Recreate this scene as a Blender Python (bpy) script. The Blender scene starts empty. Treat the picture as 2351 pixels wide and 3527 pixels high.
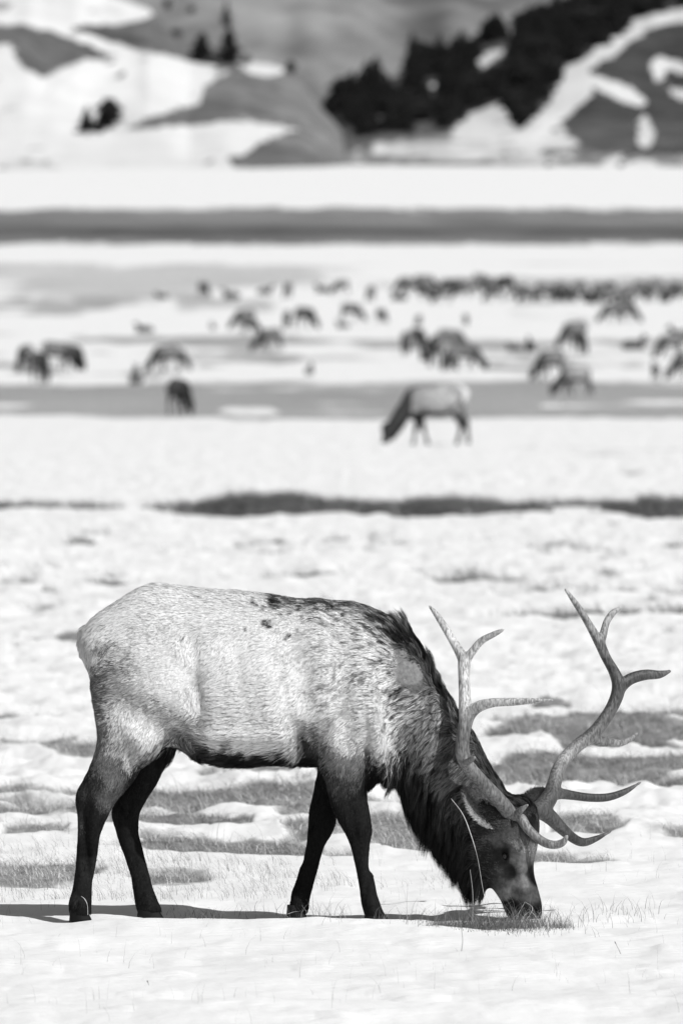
import bpy, math, random
import numpy as np
from mathutils import Vector

# ------------------------------------------------------------------ camera, sky, sun, exposure
S = bpy.context.scene
COL = S.collection
PI = math.pi
CAMH, CAMD, FPX, VH = 2.69, 60.0, 30000.0, 762.0      # camera height, distance to the elk, focal length and horizon row

cd = bpy.data.cameras.new('camera')
cam = bpy.data.objects.new('camera', cd)
COL.objects.link(cam)
cam.location = (0, -CAMD, CAMH)
cam.rotation_euler = (PI/2 - math.atan(414.0/FPX), 0, 0)
cd.sensor_fit = 'VERTICAL'
cd.sensor_height = 36.0
cd.sensor_width = 24.0
cd.lens = 36.0*FPX/2352.0
cd.clip_start = 1.0
cd.clip_end = 30000.0
cd.dof.use_dof = True
cd.dof.focus_distance = CAMD - 0.25
cd.dof.aperture_fstop = 8.0
S.camera = cam

SUN = Vector((0.62, -0.67, 0.97)).normalized()
elev = math.asin(SUN.z)
azim = math.atan2(SUN.x, SUN.y)
w = bpy.data.worlds.new('World')
S.world = w
w.use_nodes = True
wn = w.node_tree
bgn = wn.nodes['Background']
sky = wn.nodes.new('ShaderNodeTexSky')
sky.sky_type = 'NISHITA'
sky.sun_disc = False
sky.sun_elevation = elev
sky.sun_rotation = azim
bw = wn.nodes.new('ShaderNodeRGBToBW')               # black and white photograph: neutral daylight
wn.links.new(sky.outputs[0], bw.inputs[0])
wn.links.new(bw.outputs[0], bgn.inputs['Color'])
bgn.inputs['Strength'].default_value = 0.06
sd = bpy.data.lights.new('sun', 'SUN')
sd.energy = 3.6
sd.angle = math.radians(0.5)
sun = bpy.data.objects.new('sun', sd)
COL.objects.link(sun)
sun.rotation_euler = SUN.to_track_quat('Z', 'Y').to_euler()
S.view_settings.view_transform = 'Standard'
S.view_settings.look = 'None'
S.view_settings.gamma = 1
S.view_settings.exposure = 0.19

# ------------------------------------------------------------------ helpers
rng = np.random.default_rng(7)
random.seed(7)

def _hash(ix, iy, iz, seed):
    h = (ix*374761393 + iy*668265263 + iz*2147483647 + seed*974634777) & 0xFFFFFFFF
    h = ((h ^ (h >> 13))*1274126177) & 0xFFFFFFFF
    h = ((h ^ (h >> 16))*2246822519) & 0xFFFFFFFF
    return ((h ^ (h >> 15)) & 0xFFFFFF).astype(np.float64)/float(0xFFFFFF)

def vnoise(x, y, z=0.0, seed=0):
    x = np.asarray(x, float); y = np.asarray(y, float); z = np.broadcast_to(np.asarray(z, float), x.shape)
    ix = np.floor(x).astype(np.int64); iy = np.floor(y).astype(np.int64); iz = np.floor(z).astype(np.int64)
    fx = x-ix; fy = y-iy; fz = z-iz
    fx = fx*fx*(3-2*fx); fy = fy*fy*(3-2*fy); fz = fz*fz*(3-2*fz)
    r = 0
    for a in (0, 1):
        wx = fx if a else 1-fx
        for b in (0, 1):
            wy = fy if b else 1-fy
            for c in (0, 1):
                wz = fz if c else 1-fz
                r = r + wx*wy*wz*_hash(ix+a, iy+b, iz+c, seed)
    return r*2-1

def fbm(x, y, z=0.0, seed=0, oct=3):
    r = 0; a = 1.0; t = 0
    for o in range(oct):
        r = r + a*vnoise(x*2**o, y*2**o, np.asarray(z)*2**o, seed+o*17); t += a; a *= 0.5
    return r/t

def sstep(a, b, x):
    t = np.clip((x-a)/(b-a), 0, 1)
    return t*t*(3-2*t)

def link(name, me, mats=(), parent=None, loc=(0, 0, 0)):
    o = bpy.data.objects.new(name, me)
    COL.objects.link(o)
    if me is not None:
        for m in mats:
            me.materials.append(m)
    o.location = loc
    if parent is not None:
        o.parent = parent
    return o

def mesh_np(name, V, F, smooth=True):
    """V (n,3); F list of (m,k) int arrays (quads/tris)"""
    me = bpy.data.meshes.new(name)
    V = np.asarray(V, np.float32)
    if not isinstance(F, (list, tuple)):
        F = [F]
    F = [np.asarray(f, np.int32) for f in F if len(f)]
    me.vertices.add(len(V)); me.vertices.foreach_set('co', V.ravel())
    nl = sum(f.size for f in F); npoly = sum(len(f) for f in F)
    me.loops.add(nl)
    me.loops.foreach_set('vertex_index', np.concatenate([f.ravel() for f in F]))
    me.polygons.add(npoly)
    st = []; c = 0
    for f in F:
        st.append(c + np.arange(len(f))*f.shape[1]); c += f.size
    me.polygons.foreach_set('loop_start', np.concatenate(st).astype(np.int32))
    me.update(calc_edges=True)
    me.polygons.foreach_set('use_smooth', np.full(npoly, smooth))
    me.validate()
    return me

def set_attr(me, name, arr):
    a = me.attributes.new(name, 'FLOAT', 'POINT')
    a.data.foreach_set('value', np.asarray(arr, np.float32).ravel())

def tag(o, label=None, cat=None, group=None, kind=None):
    if label: o['label'] = label
    if cat: o['category'] = cat
    if group: o['group'] = group
    if kind: o['kind'] = kind
    return o

def gray(v):
    return (v, v, v, 1)

def mat_plain(name, v, rough=0.7, spec=0.3, noise=0.0, scale=20.0, bump=0.0):
    m = bpy.data.materials.new(name); m.use_nodes = True
    n = m.node_tree; p = n.nodes['Principled BSDF']
    p.inputs['Base Color'].default_value = gray(v)
    p.inputs['Roughness'].default_value = rough
    p.inputs['Specular IOR Level'].default_value = spec
    if noise or bump:
        tc = n.nodes.new('ShaderNodeTexCoord'); t = n.nodes.new('ShaderNodeTexNoise')
        t.inputs['Scale'].default_value = scale; t.inputs['Detail'].default_value = 4
        n.links.new(tc.outputs['Object'], t.inputs['Vector'])
        mr = n.nodes.new('ShaderNodeMapRange')
        mr.inputs['From Min'].default_value = 0.3; mr.inputs['From Max'].default_value = 0.7
        mr.inputs['To Min'].default_value = v*(1-noise); mr.inputs['To Max'].default_value = v*(1+noise)
        n.links.new(t.outputs['Fac'], mr.inputs['Value'])
        n.links.new(mr.outputs[0], p.inputs['Base Color'])
        if bump:
            b = n.nodes.new('ShaderNodeBump'); b.inputs['Strength'].default_value = bump
            b.inputs['Distance'].default_value = 0.01
            n.links.new(t.outputs['Fac'], b.inputs['Height']); n.links.new(b.outputs[0], p.inputs['Normal'])
    return m

def mat_attr(name, attr='col', rough=0.7, spec=0.2, noise=0.0, scale=30.0):
    m = bpy.data.materials.new(name); m.use_nodes = True
    n = m.node_tree; p = n.nodes['Principled BSDF']
    a = n.nodes.new('ShaderNodeAttribute'); a.attribute_name = attr
    src = a.outputs['Fac']
    if noise:
        tc = n.nodes.new('ShaderNodeTexCoord'); t = n.nodes.new('ShaderNodeTexNoise')
        t.inputs['Scale'].default_value = scale; t.inputs['Detail'].default_value = 4
        n.links.new(tc.outputs['Object'], t.inputs['Vector'])
        mr = n.nodes.new('ShaderNodeMapRange')
        mr.inputs['From Min'].default_value = 0.3; mr.inputs['From Max'].default_value = 0.7
        mr.inputs['To Min'].default_value = 1-noise; mr.inputs['To Max'].default_value = 1+noise
        n.links.new(t.outputs['Fac'], mr.inputs['Value'])
        mu = n.nodes.new('ShaderNodeMath'); mu.operation = 'MULTIPLY'
        n.links.new(src, mu.inputs[0]); n.links.new(mr.outputs[0], mu.inputs[1]); src = mu.outputs[0]
    n.links.new(src, p.inputs['Base Color'])
    p.inputs['Roughness'].default_value = rough
    p.inputs['Specular IOR Level'].default_value = spec
    return m

# ------------------------------------------------------------------ terrain profile
PD = np.array([-4000, 0, 400, 470, 600, 730, 900, 1150, 1600, 1800, 2100, 2600, 3200, 9000.])
PZ = np.array([0, 0, 0, 0.03, 0.45, 1.05, 2.4, 5.5, 11.9, 14.8, 22.0, 35.4, 45.0, 60.])
def zprof(D):
    return np.interp(D, PD, PZ)
_Ds = np.concatenate([np.linspace(20, 600, 4000), np.linspace(601, 2600, 3000)])
_Vs = VH - (zprof(_Ds)-CAMH)*FPX/_Ds
def D_of_v(v):
    return np.interp(-np.asarray(v, float), -_Vs, _Ds)

# patches of bare dry grass lying where the photo shows them: (u0, u1, v0, v1, strength, softness)
PATCH = [
 (-900, 2500, 480, 562, 1.0, .25), (-900, 2500, 520, 545, .5, .6), (-200, 110, 512, 545, .8, .6),
 (-900, 900, 606, 668, .85, .35), (820, 2500, 600, 616, .45, .5), (700, 2500, 630, 676, .8, .5), (-400, 520, 655, 694, .7, .7),
 (-300, 300, 700, 712, .25, .8), (-200, 120, 760, 778, .25, .8), (-200, 60, 800, 828, .5, .7), (220, 420, 806, 818, .3, .8),
 (600, 1000, 775, 795, .4, .8), (540, 900, 812, 832, .4, .8), (760, 1700, 775, 832, .5, .7), (900, 1250, 800, 822, .4, .8),
 (-900, 2500, 878, 960, .9, .3), (640, 2500, 872, 915, .5, .6), (-300, 420, 905, 925, .6, .8), (640, 1500, 945, 962, .6, .7),(-300, 700, 950, 962, .5, .7),
 (300, 560, 975, 985, .3, .8), (1050, 1700, 1022, 1036, .4, .8), (1400, 1500, 1075, 1095, .35, .8),(1250, 1500, 1035, 1050, .3, .8),
 (330, 1230, 1160, 1186, 1.0, .6), (470, 760, 1146, 1188, 1.2, .5), (900,1190,1152,1182,.8,.6), (-300, 290, 1163, 1172, 1.1, .5), (1180, 1900, 1156, 1166, .8, .6), (1400, 1800, 1152, 1190, 1.2, .4),
 (140, 240, 1236, 1256, .55, .8), (550, 720, 1240, 1252, .5, .8), (830, 950, 1238, 1248, .4, .8), (1300, 1460, 1202, 1214, .65, .7), (230, 320, 1236, 1246, .4, .8),
 (190, 350, 1331, 1341, .9, .6), (90, 130, 1350, 1358, .4, .8), (-200, 100, 1465, 1500, .7, .7), (130, 190, 1452, 1466, .8, .7), (-100, 60, 1490, 1512, .6, .8),
 (1120, 1700, 1403, 1414, .7, .6), (1440, 1700, 1400, 1416, .6, .7), (-100, 160, 1632, 1648, .8, .6), (1160, 1310, 1612, 1624, .8, .6),
 (1040, 1900, 1640, 1705, 1.2, .4), (1110, 1900, 1722, 1800, 1.2, .4), (1090, 1250, 1745, 1800, .7, .7), (1250, 1450, 1842, 1925, .9, .6), (1150, 1460, 1950, 1985, .8, .6),
 (320, 760, 1795, 1850, 1.1, .45), (330, 600, 1868, 1892, .9, .6), (600, 1010, 1835, 1930, 1.0, .5), (300, 720, 1925, 1965, .9, .6), (850, 1000, 1890, 1960, .9, .6),
 (-200, 260, 1975, 2045, .95, .6), (-100, 160, 1850, 1872, .5, .8), (240, 520, 2000, 2035, .8, .7), (640, 720, 1720, 1735, .5, .8), (-100, 180, 1765, 1780, .5, .8),(0, 170, 1900, 1915, .5, .8),
 (1000, 1150, 2122, 2138, .55, 1.0), (1120, 1240, 2118, 2136, .5, 1.0), (720, 830, 2100, 2122, .25, .8),
]
WHITE = [(500, 640, 932, 954, .9, .7), (1400, 1700, 916, 934, .7, .8), (-100, 90, 926, 938, .7, .8), (1240,1290,924,940,.5,.8), (820, 1400, 612, 634, .45, .5), (-900, 2500, 565, 600, 1.0, .2),
         (1540, 1900, 725, 790, .5, .5)]

def patch_mask(u, v, D, x):
    m = np.zeros_like(u)
    wob = 22*fbm(x/0.8, D/2.2, 0, 5, 3)*np.clip(120/D, .25, 1) + 8*fbm(x/6., D/30., 0, 6, 2)*(D > 120)
    wou = 60*fbm(x/0.5, D/2.0, 0, 7, 3)*np.clip(90/D, .3, 1)
    for (u0, u1, v0, v1, s, soft) in PATCH:
        cu, cv, ru, rv = (u0+u1)/2, (v0+v1)/2, (u1-u0)/2, (v1-v0)/2
        vv = v + wob*min(1, rv/25)
        du = (u+wou*min(1, ru/200)-cu)/ru
        r = np.sqrt(np.abs(du)**3 + np.abs((vv-cv)/rv)**2 + 1e-9)
        m = np.maximum(m, s*np.clip((1.15-r)/soft, 0, 1))
    for (u0, u1, v0, v1, s, soft) in WHITE:
        cu, cv, ru, rv = (u0+u1)/2, (v0+v1)/2, (u1-u0)/2, (v1-v0)/2
        r = np.sqrt(np.abs((u-cu)/ru)**3 + np.abs((v-cv)/rv)**2 + 1e-9)
        m = m - s*np.clip((1.15-r)/soft, 0, 1)
    return np.clip(m, 0, 1.4)

def proj(x, D, z):
    D = np.maximum(D, 1.0)
    return 784 + x/D*FPX, VH - (z-CAMH)/D*FPX

def grass_amount(x, y):
    D = y + CAMD
    Dc = np.maximum(D, 20)
    u, v = proj(x, Dc, zprof(Dc))
    p = patch_mask(u, v, Dc, x)
    f1 = sstep(150, 350, Dc)
    n = fbm(x/0.42, y/1.5, 0, 11, 4)*(1-f1) + f1*(fbm(x/2.5, y/12, 0, 23, 3)*0.5+fbm(x/12, y/45, 0, 29, 3)*.7)
    n0 = fbm(x/1.6, y/5.0, 0, 19, 3)*(1-f1)
    p2 = p + np.where(p > 0.02, 1, 0.35)*((0.95-.5*f1)*n + .55*n0)
    p2 = p2 + .30*sstep(63, 68, Dc)*sstep(100, 85, Dc)*sstep(.0, .35, n0+.5*n)   # thin snow everywhere behind the elk
    p2 = p2 + sstep(380, 470, Dc)*sstep(1700, 1300, Dc)*.62*sstep(.02, .42, fbm(x/(.0075*Dc), y/(.022*Dc+4), 0, 91, 4))*np.clip(1-p2, 0, 1)
    p2 = p2 - (Dc < 1650)*f1*.35*sstep(.1, .5, fbm(x/(.009*Dc), y/(.020*Dc+3), 0, 93, 4))
    p2 = p2 + sstep(62, 74, Dc)*(1-f1*.5)*(.13+.16*n0+.22*n)*(Dc < 900)
    g = sstep(0.30, 0.70, p2)
    return g*(D > 20), np.clip(p2, 0, 1.2)

def ground_z(x, y, g):
    D = y + CAMD
    z = zprof(D)
    near = np.exp(-((D-56)/14.0)**2)
    lump = fbm(x/0.30, y/0.9, 0, 31, 4)
    lump2 = fbm(x/3.0, y/4.0, 0, 37, 3)
    A = 0.012 + 0.058*sstep(64, 76, D)*sstep(420, 150, D)+.02*sstep(64, 80, D)
    z = z + A*(lump*0.8+np.abs(lump2)*0.8-0.2) + 0.03*sstep(90, 200, D)*lump2
    z = z + 0.010*fbm(x/0.16, y/0.40, 0, 41, 3)*np.exp(-np.maximum(D-40, 0)/80.)
    z = z + (0.020*vnoise(x/1.3+3*vnoise(x/2.5, y/2.0, 0, 3), y/0.75, 0, 47)+.012*vnoise(x/.45+2*vnoise(x/.9, y/1.4, 0, 4), y/0.42, 0, 48))*(D < 110)
    z = z + .022*np.maximum(fbm(x/.35, y/.8, 0, 49, 3)-.18, 0)*(D < 70)*2
    z = z - 0.030*g*sstep(64, 70, D)*(D < 450) - 0.006*g*(1-sstep(64, 70, D))
    # trodden hollow behind the hooves
    tr = np.exp(-((y-0.55)/0.45)**2)*sstep(1.3, 0.7, np.abs(x+0.62+0.15*vnoise(y*3, y*2, 0, 5)))
    z = z - 0.008*tr
    z = z - 0.012*np.exp(-((y-.0)/.32)**2)*sstep(1.5, 1.1, np.abs(x+.15))
    z = z + 0.016*np.exp(-((y-.10+.05*vnoise(x*4, y*0, 0, 15))/.11)**2)*sstep(-.72, -1.1, x)
    z = z + 0.010*np.exp(-((y+0.62+0.1*vnoise(x*1.3, x*0.7, 0, 9))/0.22)**2)*(np.abs(x) < 4)
    return z

def build_ground():
    uin = np.arange(-120, 1690, 4.0)
    s_in = (uin-784)/FPX
    outp = np.geomspace(0.034, 1.6, 34)
    s = np.concatenate([-outp[::-1]-0.0, s_in, outp])
    s = np.unique(s)
    vs = np.arange(2560, 900, -2.0)
    Dn = D_of_v(vs)
    Dm = np.geomspace(Dn[-1]*1.004, 2600, 420)
    Df = np.array([2700, 2850, 3100, 3500, 4200, 5500, 7500, 9000.])
    Db = np.array([-4000, -1500, -500, -150, -50, -10, 5, 15, 22, 28, 33, 37, 40, 42.5, 44.])
    D = np.concatenate([Db[Db < Dn[0]-0.3], Dn, Dm, Df])
    Dx = np.maximum(D, 45.0)
    Dx = np.where(D < 0, 45 + (-D)*1.0, Dx)
    X = s[None, :]*Dx[:, None]
    Y = np.repeat((D-CAMD)[:, None], len(s), 1)
    x = X.ravel(); y = Y.ravel()
    g, p = grass_amount(x, y)
    z = ground_z(x, y, g)
    nr, nc = X.shape
    i = np.arange(nr-1)[:, None]*nc + np.arange(nc-1)[None, :]
    F = np.stack([i, i+1, i+nc+1, i+nc], -1).reshape(-1, 4)
    me = mesh_np('ground', np.stack([x, y, z], -1), F)
    u_, v_ = proj(x, np.maximum(y+CAMD, 20), zprof(np.maximum(y+CAMD, 20)))
    vw = v_+7*fbm(x/14, y/60, 0, 81, 3)
    # the kind of ground cover: pale straw on the plain, dark brush along the river bank
    tone = 1+.2*sstep(1400, 1620, v_)+.5*fbm(x/.5, y/2.2, 0, 97, 3)*(v_ > 1400)+.9*sstep(1010, 960, v_)-.55*np.exp(-((vw-532)/10)**2)*(v_ < 575)-.9*sstep(600, 570, v_)+.35*fbm(x/10, y/50, 0, 83, 3)*sstep(1000, 900, v_)
    tone = tone+.9*sstep(692, 670, v_)*sstep(590, 604, v_)+.25*sstep(515, 480, v_)
    tone = tone*(1-.5*((v_ > 1130) & (v_ < 1200)))
    set_attr(me, 'grass', np.clip(p, 0, 1.2)); set_attr(me, 'tone', np.clip(tone, .2, 3))
    return me

def snow_material(name, bare, scale_a, scale_b, amp, bare2=None, bump=0.45, snowv=0.83, tone=False):
    """snow breaking up into bare dry grass where the point attribute rises"""
    m = bpy.data.materials.new(name); m.use_nodes = True
    n = m.node_tree; L = n.links; p = n.nodes['Principled BSDF']
    geo = n.nodes.new('ShaderNodeNewGeometry')
    at = n.nodes.new('ShaderNodeAttribute'); at.attribute_name = 'grass'
    def noise(sc, det=5, rough=0.6):
        mp = n.nodes.new('ShaderNodeMapping'); mp.inputs['Scale'].default_value = sc
        L.new(geo.outputs['Position'], mp.inputs['Vector'])
        t = n.nodes.new('ShaderNodeTexNoise'); t.inputs['Scale'].default_value = 1
        t.inputs['Detail'].default_value = det; t.inputs['Roughness'].default_value = rough
        L.new(mp.outputs[0], t.inputs['Vector'])
        return t.outputs['Fac']
    def math_(op, a, b):
        k = n.nodes.new('ShaderNodeMath'); k.operation = op
        for i, q in enumerate((a, b)):
            if isinstance(q, (int, float)): k.inputs[i].default_value = q
            else: L.new(q, k.inputs[i])
        return k.outputs[0]
    na = noise(scale_a); nb = noise(scale_b, 6)
    s = math_('ADD', at.outputs['Fac'], math_('MULTIPLY', math_('SUBTRACT', na, 0.5), amp))
    s = math_('ADD', s, math_('MULTIPLY', math_('SUBTRACT', nb, 0.5), amp*0.8))
    mr = n.nodes.new('ShaderNodeMapRange'); mr.interpolation_type = 'SMOOTHSTEP'
    mr.inputs['From Min'].default_value = 0.30; mr.inputs['From Max'].default_value = 0.72
    L.new(s, mr.inputs['Value'])
    bc = n.nodes.new('ShaderNodeMapRange')
    bc.inputs['From Min'].default_value = 0.3; bc.inputs['From Max'].default_value = 0.7
    bc.inputs['To Min'].default_value = bare*0.6; bc.inputs['To Max'].default_value = bare2 or bare*1.5
    L.new(nb, bc.inputs['Value'])
    bco = bc.outputs[0]
    if tone:
        ta = n.nodes.new('ShaderNodeAttribute'); ta.attribute_name = 'tone'
        bco = math_('MULTIPLY', bco, ta.outputs['Fac'])
    sc = n.nodes.new('ShaderNodeMapRange')
    sc.inputs['From Min'].default_value = 0.3; sc.inputs['From Max'].default_value = 0.7
    sc.inputs['To Min'].default_value = snowv-0.07; sc.inputs['To Max'].default_value = snowv+0.03
    L.new(na, sc.inputs['Value'])
    mx = n.nodes.new('ShaderNodeMix'); mx.data_type = 'FLOAT'
    L.new(mr.outputs[0], mx.inputs['Factor']); L.new(sc.outputs[0], mx.inputs['A']); L.new(bco, mx.inputs['B'])
    L.new(mx.outputs['Result'], p.inputs['Base Color'])
    p.inputs['Roughness'].default_value = 0.75
    p.inputs['Specular IOR Level'].default_value = 0.15
    if bump:
        nf = noise((10, 22, 10), 5)
        b = n.nodes.new('ShaderNodeBump'); b.inputs['Strength'].default_value = bump; b.inputs['Distance'].default_value = 0.03
        L.new(nf, b.inputs['Height']); L.new(b.outputs[0], p.inputs['Normal'])
    return m

M_ground = snow_material('snow_and_dry_grass', 0.15, (1.2, 0.5, 1), (9, 3.0, 1), 0.62, 0.28, tone=True)
ground = link('ground', build_ground(), [M_ground]); tag(ground, kind='structure')

# ------------------------------------------------------------------ hills
def inpoly(u, v, P):
    P = np.array(P, float); c = np.zeros(u.shape, bool); j = len(P)-1
    for i in range(len(P)):
        cond = ((P[i, 1] > v) != (P[j, 1] > v))
        xi = (P[j, 0]-P[i, 0])*(v-P[i, 1])/(P[j, 1]-P[i, 1]+1e-12)+P[i, 0]
        c ^= cond & (u < xi); j = i
    return c

class Hill:
    def __init__(s, name, ridge, D0, D1, v0, pw=1.0, vend=None, relief=60., seed=1):
        s.r = np.array(ridge, float); s.D0, s.D1, s.v0, s.pw, s.relief, s.seed = D0, D1, v0, pw, relief, seed
        s.name = name
    def P(s, u, t):
        vr = np.interp(u, s.r[:, 0], s.r[:, 1]) + 2.5*vnoise(u/35., u*0, 0, s.seed)
        D = s.D0 + (s.D1-s.D0)*t + s.relief*fbm(u/260., t*2.2, 0, s.seed, 3)*np.sin(np.clip(t, 0, 1)*PI)
        v = s.v0 + (vr-s.v0)*t**s.pw
        return (u-784)/FPX*D, D-CAMD, CAMH-(v-VH)/FPX*D, v
    def at(s, u, v):
        u = np.atleast_1d(np.asarray(u, float))
        vr = np.interp(u, s.r[:, 0], s.r[:, 1]) + 2.5*vnoise(u/35., u*0, 0, s.seed)
        t = np.clip((s.v0-v)/(s.v0-vr), 0, 1)**(1/s.pw)
        return s.P(u, t)[:3]
    def build(s, mask, mat, nu=560, nt=240, u0=-400, u1=2000, attr2=None):
        u = np.linspace(u0, u1, nu); t = np.linspace(0, 1, nt)
        U, T = np.meshgrid(u, t)
        U = U.ravel(); T = T.ravel()
        x, y, z, v = s.P(U, T)
        g = mask(U, v)
        # soften the mask a little: photo patches have ragged, melted edges
        z = z + 0.8*fbm(x/18., y/18., 0, 4, 3)*np.sin(T*PI)
        V = np.stack([x, y, z], -1)
        # back slope going down behind the ridge
        nb = 12
        i0 = (nt-1)*nu
        back = []
        for k in range(1, nb+1):
            b = V[i0:i0+nu].copy(); b[:, 1] += 90*k; b[:, 0] *= (b[:, 1]+CAMD)/(b[:, 1]+CAMD-90*k); b[:, 2] = np.maximum(b[:, 2]*(1-k/nb)**1.2, 10) 
            back.append(b)
        V = np.concatenate([V]+back); g = np.concatenate([g, np.tile(g[i0:i0+nu], nb)])
        nr = nt+nb
        i = np.arange(nr-1)[:, None]*nu + np.arange(nu-1)[None, :]
        F = np.stack([i, i+1, i+nu+1, i+nu], -1).reshape(-1, 4)
        me = mesh_np(s.name, V, F)
        set_attr(me, 'grass', g)
        X_, Y_ = V[:, 0], V[:, 1]
        set_attr(me, 'tone', np.clip(1+.55*fbm((X_+.25*Y_)/22., (Y_-.2*X_)/60., 0, 61, 4)+.5*fbm(X_/70., Y_/260., 0, 62, 3), .45, 1.8))
        o = link(s.name, me, [mat]); tag(o, kind='structure')
        return o

def polymask(polys, base, wob=6, seed=3):
    def f(u, v):
        uu = u + 1.6*wob*fbm(u/22., v/9., 0, seed, 4); vv = v + wob*1.0*fbm(u/20., v/8., 0, seed+5, 4)
        g = np.full(u.shape, base, float)
        for val, P in polys:
            acc = 0
            for du, dv in ((0, 0), (3, 0), (-3, 0), (0, 2.5), (0, -2.5), (7, 0), (-7, 0), (0, 5.5), (0, -5.5), (4, 4), (-4, -4), (4, -4), (-4, 4)):
                acc = acc + inpoly(uu+du, vv+dv, P)
            acc = acc/13.
            g = g*(1-acc) + val*acc
        g = g + .9*np.maximum(fbm((u+2*v)/26., v/9., 0, seed+9, 4)-.12, 0)*(g < .5)*3*fbm(u/90., v/60., 0, seed+2, 2)-.5*np.maximum(fbm((u+2*v)/24., v/8., 0, seed+11, 4)-.25, 0)*(g > .5)
        return np.clip(g, 0, 1.1)
    return f

M_far = snow_material('far_bare_slope', 0.26, (0.01, 0.004, 0.02), (0.035, 0.004, 0.03), 0.0, 0.30, 0, tone=True)
M_left = snow_material('snowy_foothill', 0.15, (0.05, 0.02, 0.05), (0.2, 0.06, 0.2), 0.34, 0.2, 0, 0.74, tone=True)
M_right = snow_material('bare_dark_hillside', 0.075, (0.05, 0.02, 0.05), (0.2, 0.06, 0.2), 0.34, 0.11, 0, 0.74, tone=True)

far = Hill('mountain', [(-2500, -900), (0, -1000), (784, -1100), (1600, -950), (3600, -700)], 4600, 8200, 420, 1.0, relief=350, seed=8)
far.build(polymask([], 1.0), M_far, 300, 160, -2500, 3800)

left = Hill('hills', [(-1500, -160), (-400, -90), (0, -40), (180, -30), (340, 20), (400, 80), (435, 126), (530, 141), (640, 150), (690, 180), (740, 250), (800, 320), (860, 368), (920, 392)],
            2560, 3300, 398, 1.0, relief=110, seed=12)
LM = polymask([
    (1.0, [(0, 58), (50, 55), (117, 72), (200, 98), (244, 124), (250, 137), (174, 143), (140, 158), (102, 176), (70, 165), (46, 150), (34, 120), (30, 105), (-30, 92), (-600, 60), (-600, 20)]),
    (1.0, [(174, 62), (230, 87), (290, 107), (388, 128), (434, 140), (560, 165), (600, 120), (500, -200), (-30, -200), (-30, -60), (355, -20), (370, 20), (330, 45), (240, 58)]),
    (1.0, [(600, 130), (480, 160), (530, 163), (500, 180), (478, 190), (466, 205), (460, 235), (420, 248), (357, 265), (320, 282), (281, 299), (340, 296), (400, 289), (480, 282), (561, 277), (640, 286), (682, 298), (640, 312), (592, 325), (570, 348), (535, 354), (520, 364), (528, 374), (545, 388), (663, 386), (800, 387), (1000, 398), (1000, 100)]),
    (0.0, [(536, 142), (560, 138), (600, 140), (640, 152), (655, 164), (640, 173), (600, 176), (572, 168), (550, 152)]),
    (0.45, [(0, 365), (60, 360), (120, 370), (160, 400), (100, 410), (0, 400)]),
    (0.42, [(90, 215), (120, 195), (140, 200), (115, 225), (95, 235)]),
    (0.4, [(-60, 262), (30, 240), (50, 250), (20, 275), (-60, 290)]), (0.36, [(150, 205), (190, 180), (235, 165), (200, 195), (165, 225)]), (0.4, [(205, 18), (250, 8), (300, 20), (280, 40), (225, 38)]), (0.42, [(215, 375), (300, 366), (330, 376), (250, 388)]), (0.4, [(440, 372), (500, 362), (515, 376), (460, 384)]),
    (0.38, [(410, 305), (450, 298), (500, 296), (480, 308), (430, 312)]),
    (0.55, [(-200, 0), (30, 0), (42, 12), (20, 28), (-200, 32)]),
], 0.0, 7, 3)
left.build(LM, M_left, 600, 260, -1500, 920)

right = Hill('hills', [(700, 396), (730, 330), (760, 270), (800, 215), (850, 200), (940, 160), (1050, 118), (1200, 70), (1350, 20), (1568, -40), (1900, -120), (3200, -200)],
             2620, 3900, 398, 1.0, relief=120, seed=21)
RM = polymask([
    (0.6, [(690, 410), (690, 380), (850, 330), (930, 312), (1050, 300), (1200, 318), (1330, 342), (1450, 350), (1700, 350), (3300, 350), (3300, 410)]),
    (0.42, [(860, 330), (960, 325), (1180, 335), (1330, 355), (1300, 375), (1000, 370), (850, 352)]),
    (0.35, [(1035, 320), (1045, 280), (1080, 255), (1125, 240), (1150, 232), (1185, 240), (1190, 300), (1230, 262), (1240, 250), (1300, 300), (1340, 335), (1200, 345)]),
    (0.0, [(1700, 0), (1568, 22), (1500, 32), (1445, 52), (1420, 82), (1370, 112), (1330, 142), (1292, 158), (1280, 190), (1268, 225), (1240, 262), (1190, 305), (1165, 330), (1230, 325), (1290, 283), (1330, 240), (1362, 212), (1350, 196), (1385, 212), (1420, 232), (1470, 248), (1486, 240), (1478, 222), (1440, 200), (1390, 182), (1352, 168), (1372, 145), (1425, 118), (1450, 92), (1500, 62), (1568, 52), (1700, 40)]),
    (0.0, [(1502, 125), (1530, 135), (1575, 150), (1620, 170), (1560, 168), (1530, 160), (1520, 190), (1500, 190), (1495, 155)]),
    (0.0, [(1528, 192), (1545, 205), (1600, 212), (1620, 226), (1560, 226), (1538, 216)]),
    (0.1, [(1470, 258), (1484, 265), (1500, 300), (1498, 330), (1478, 345), (1462, 330), (1466, 300)]),
    (0.3, [(1092, 150), (1100, 130), (1130, 115), (1168, 112), (1165, 125), (1130, 135), (1112, 158)]),
    (0.3, [(985, 188), (1005, 185), (1002, 205), (985, 205)]), (0.3, [(866, 272), (885, 270), (888, 284), (868, 286)]),
    (0.3, [(1380, 372), (1420, 350), (1500, 372), (1520, 396), (1400, 396)]),
], 1.0, 6, 13)
right.build(RM, M_right, 620, 240, 700, 3200)

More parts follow.
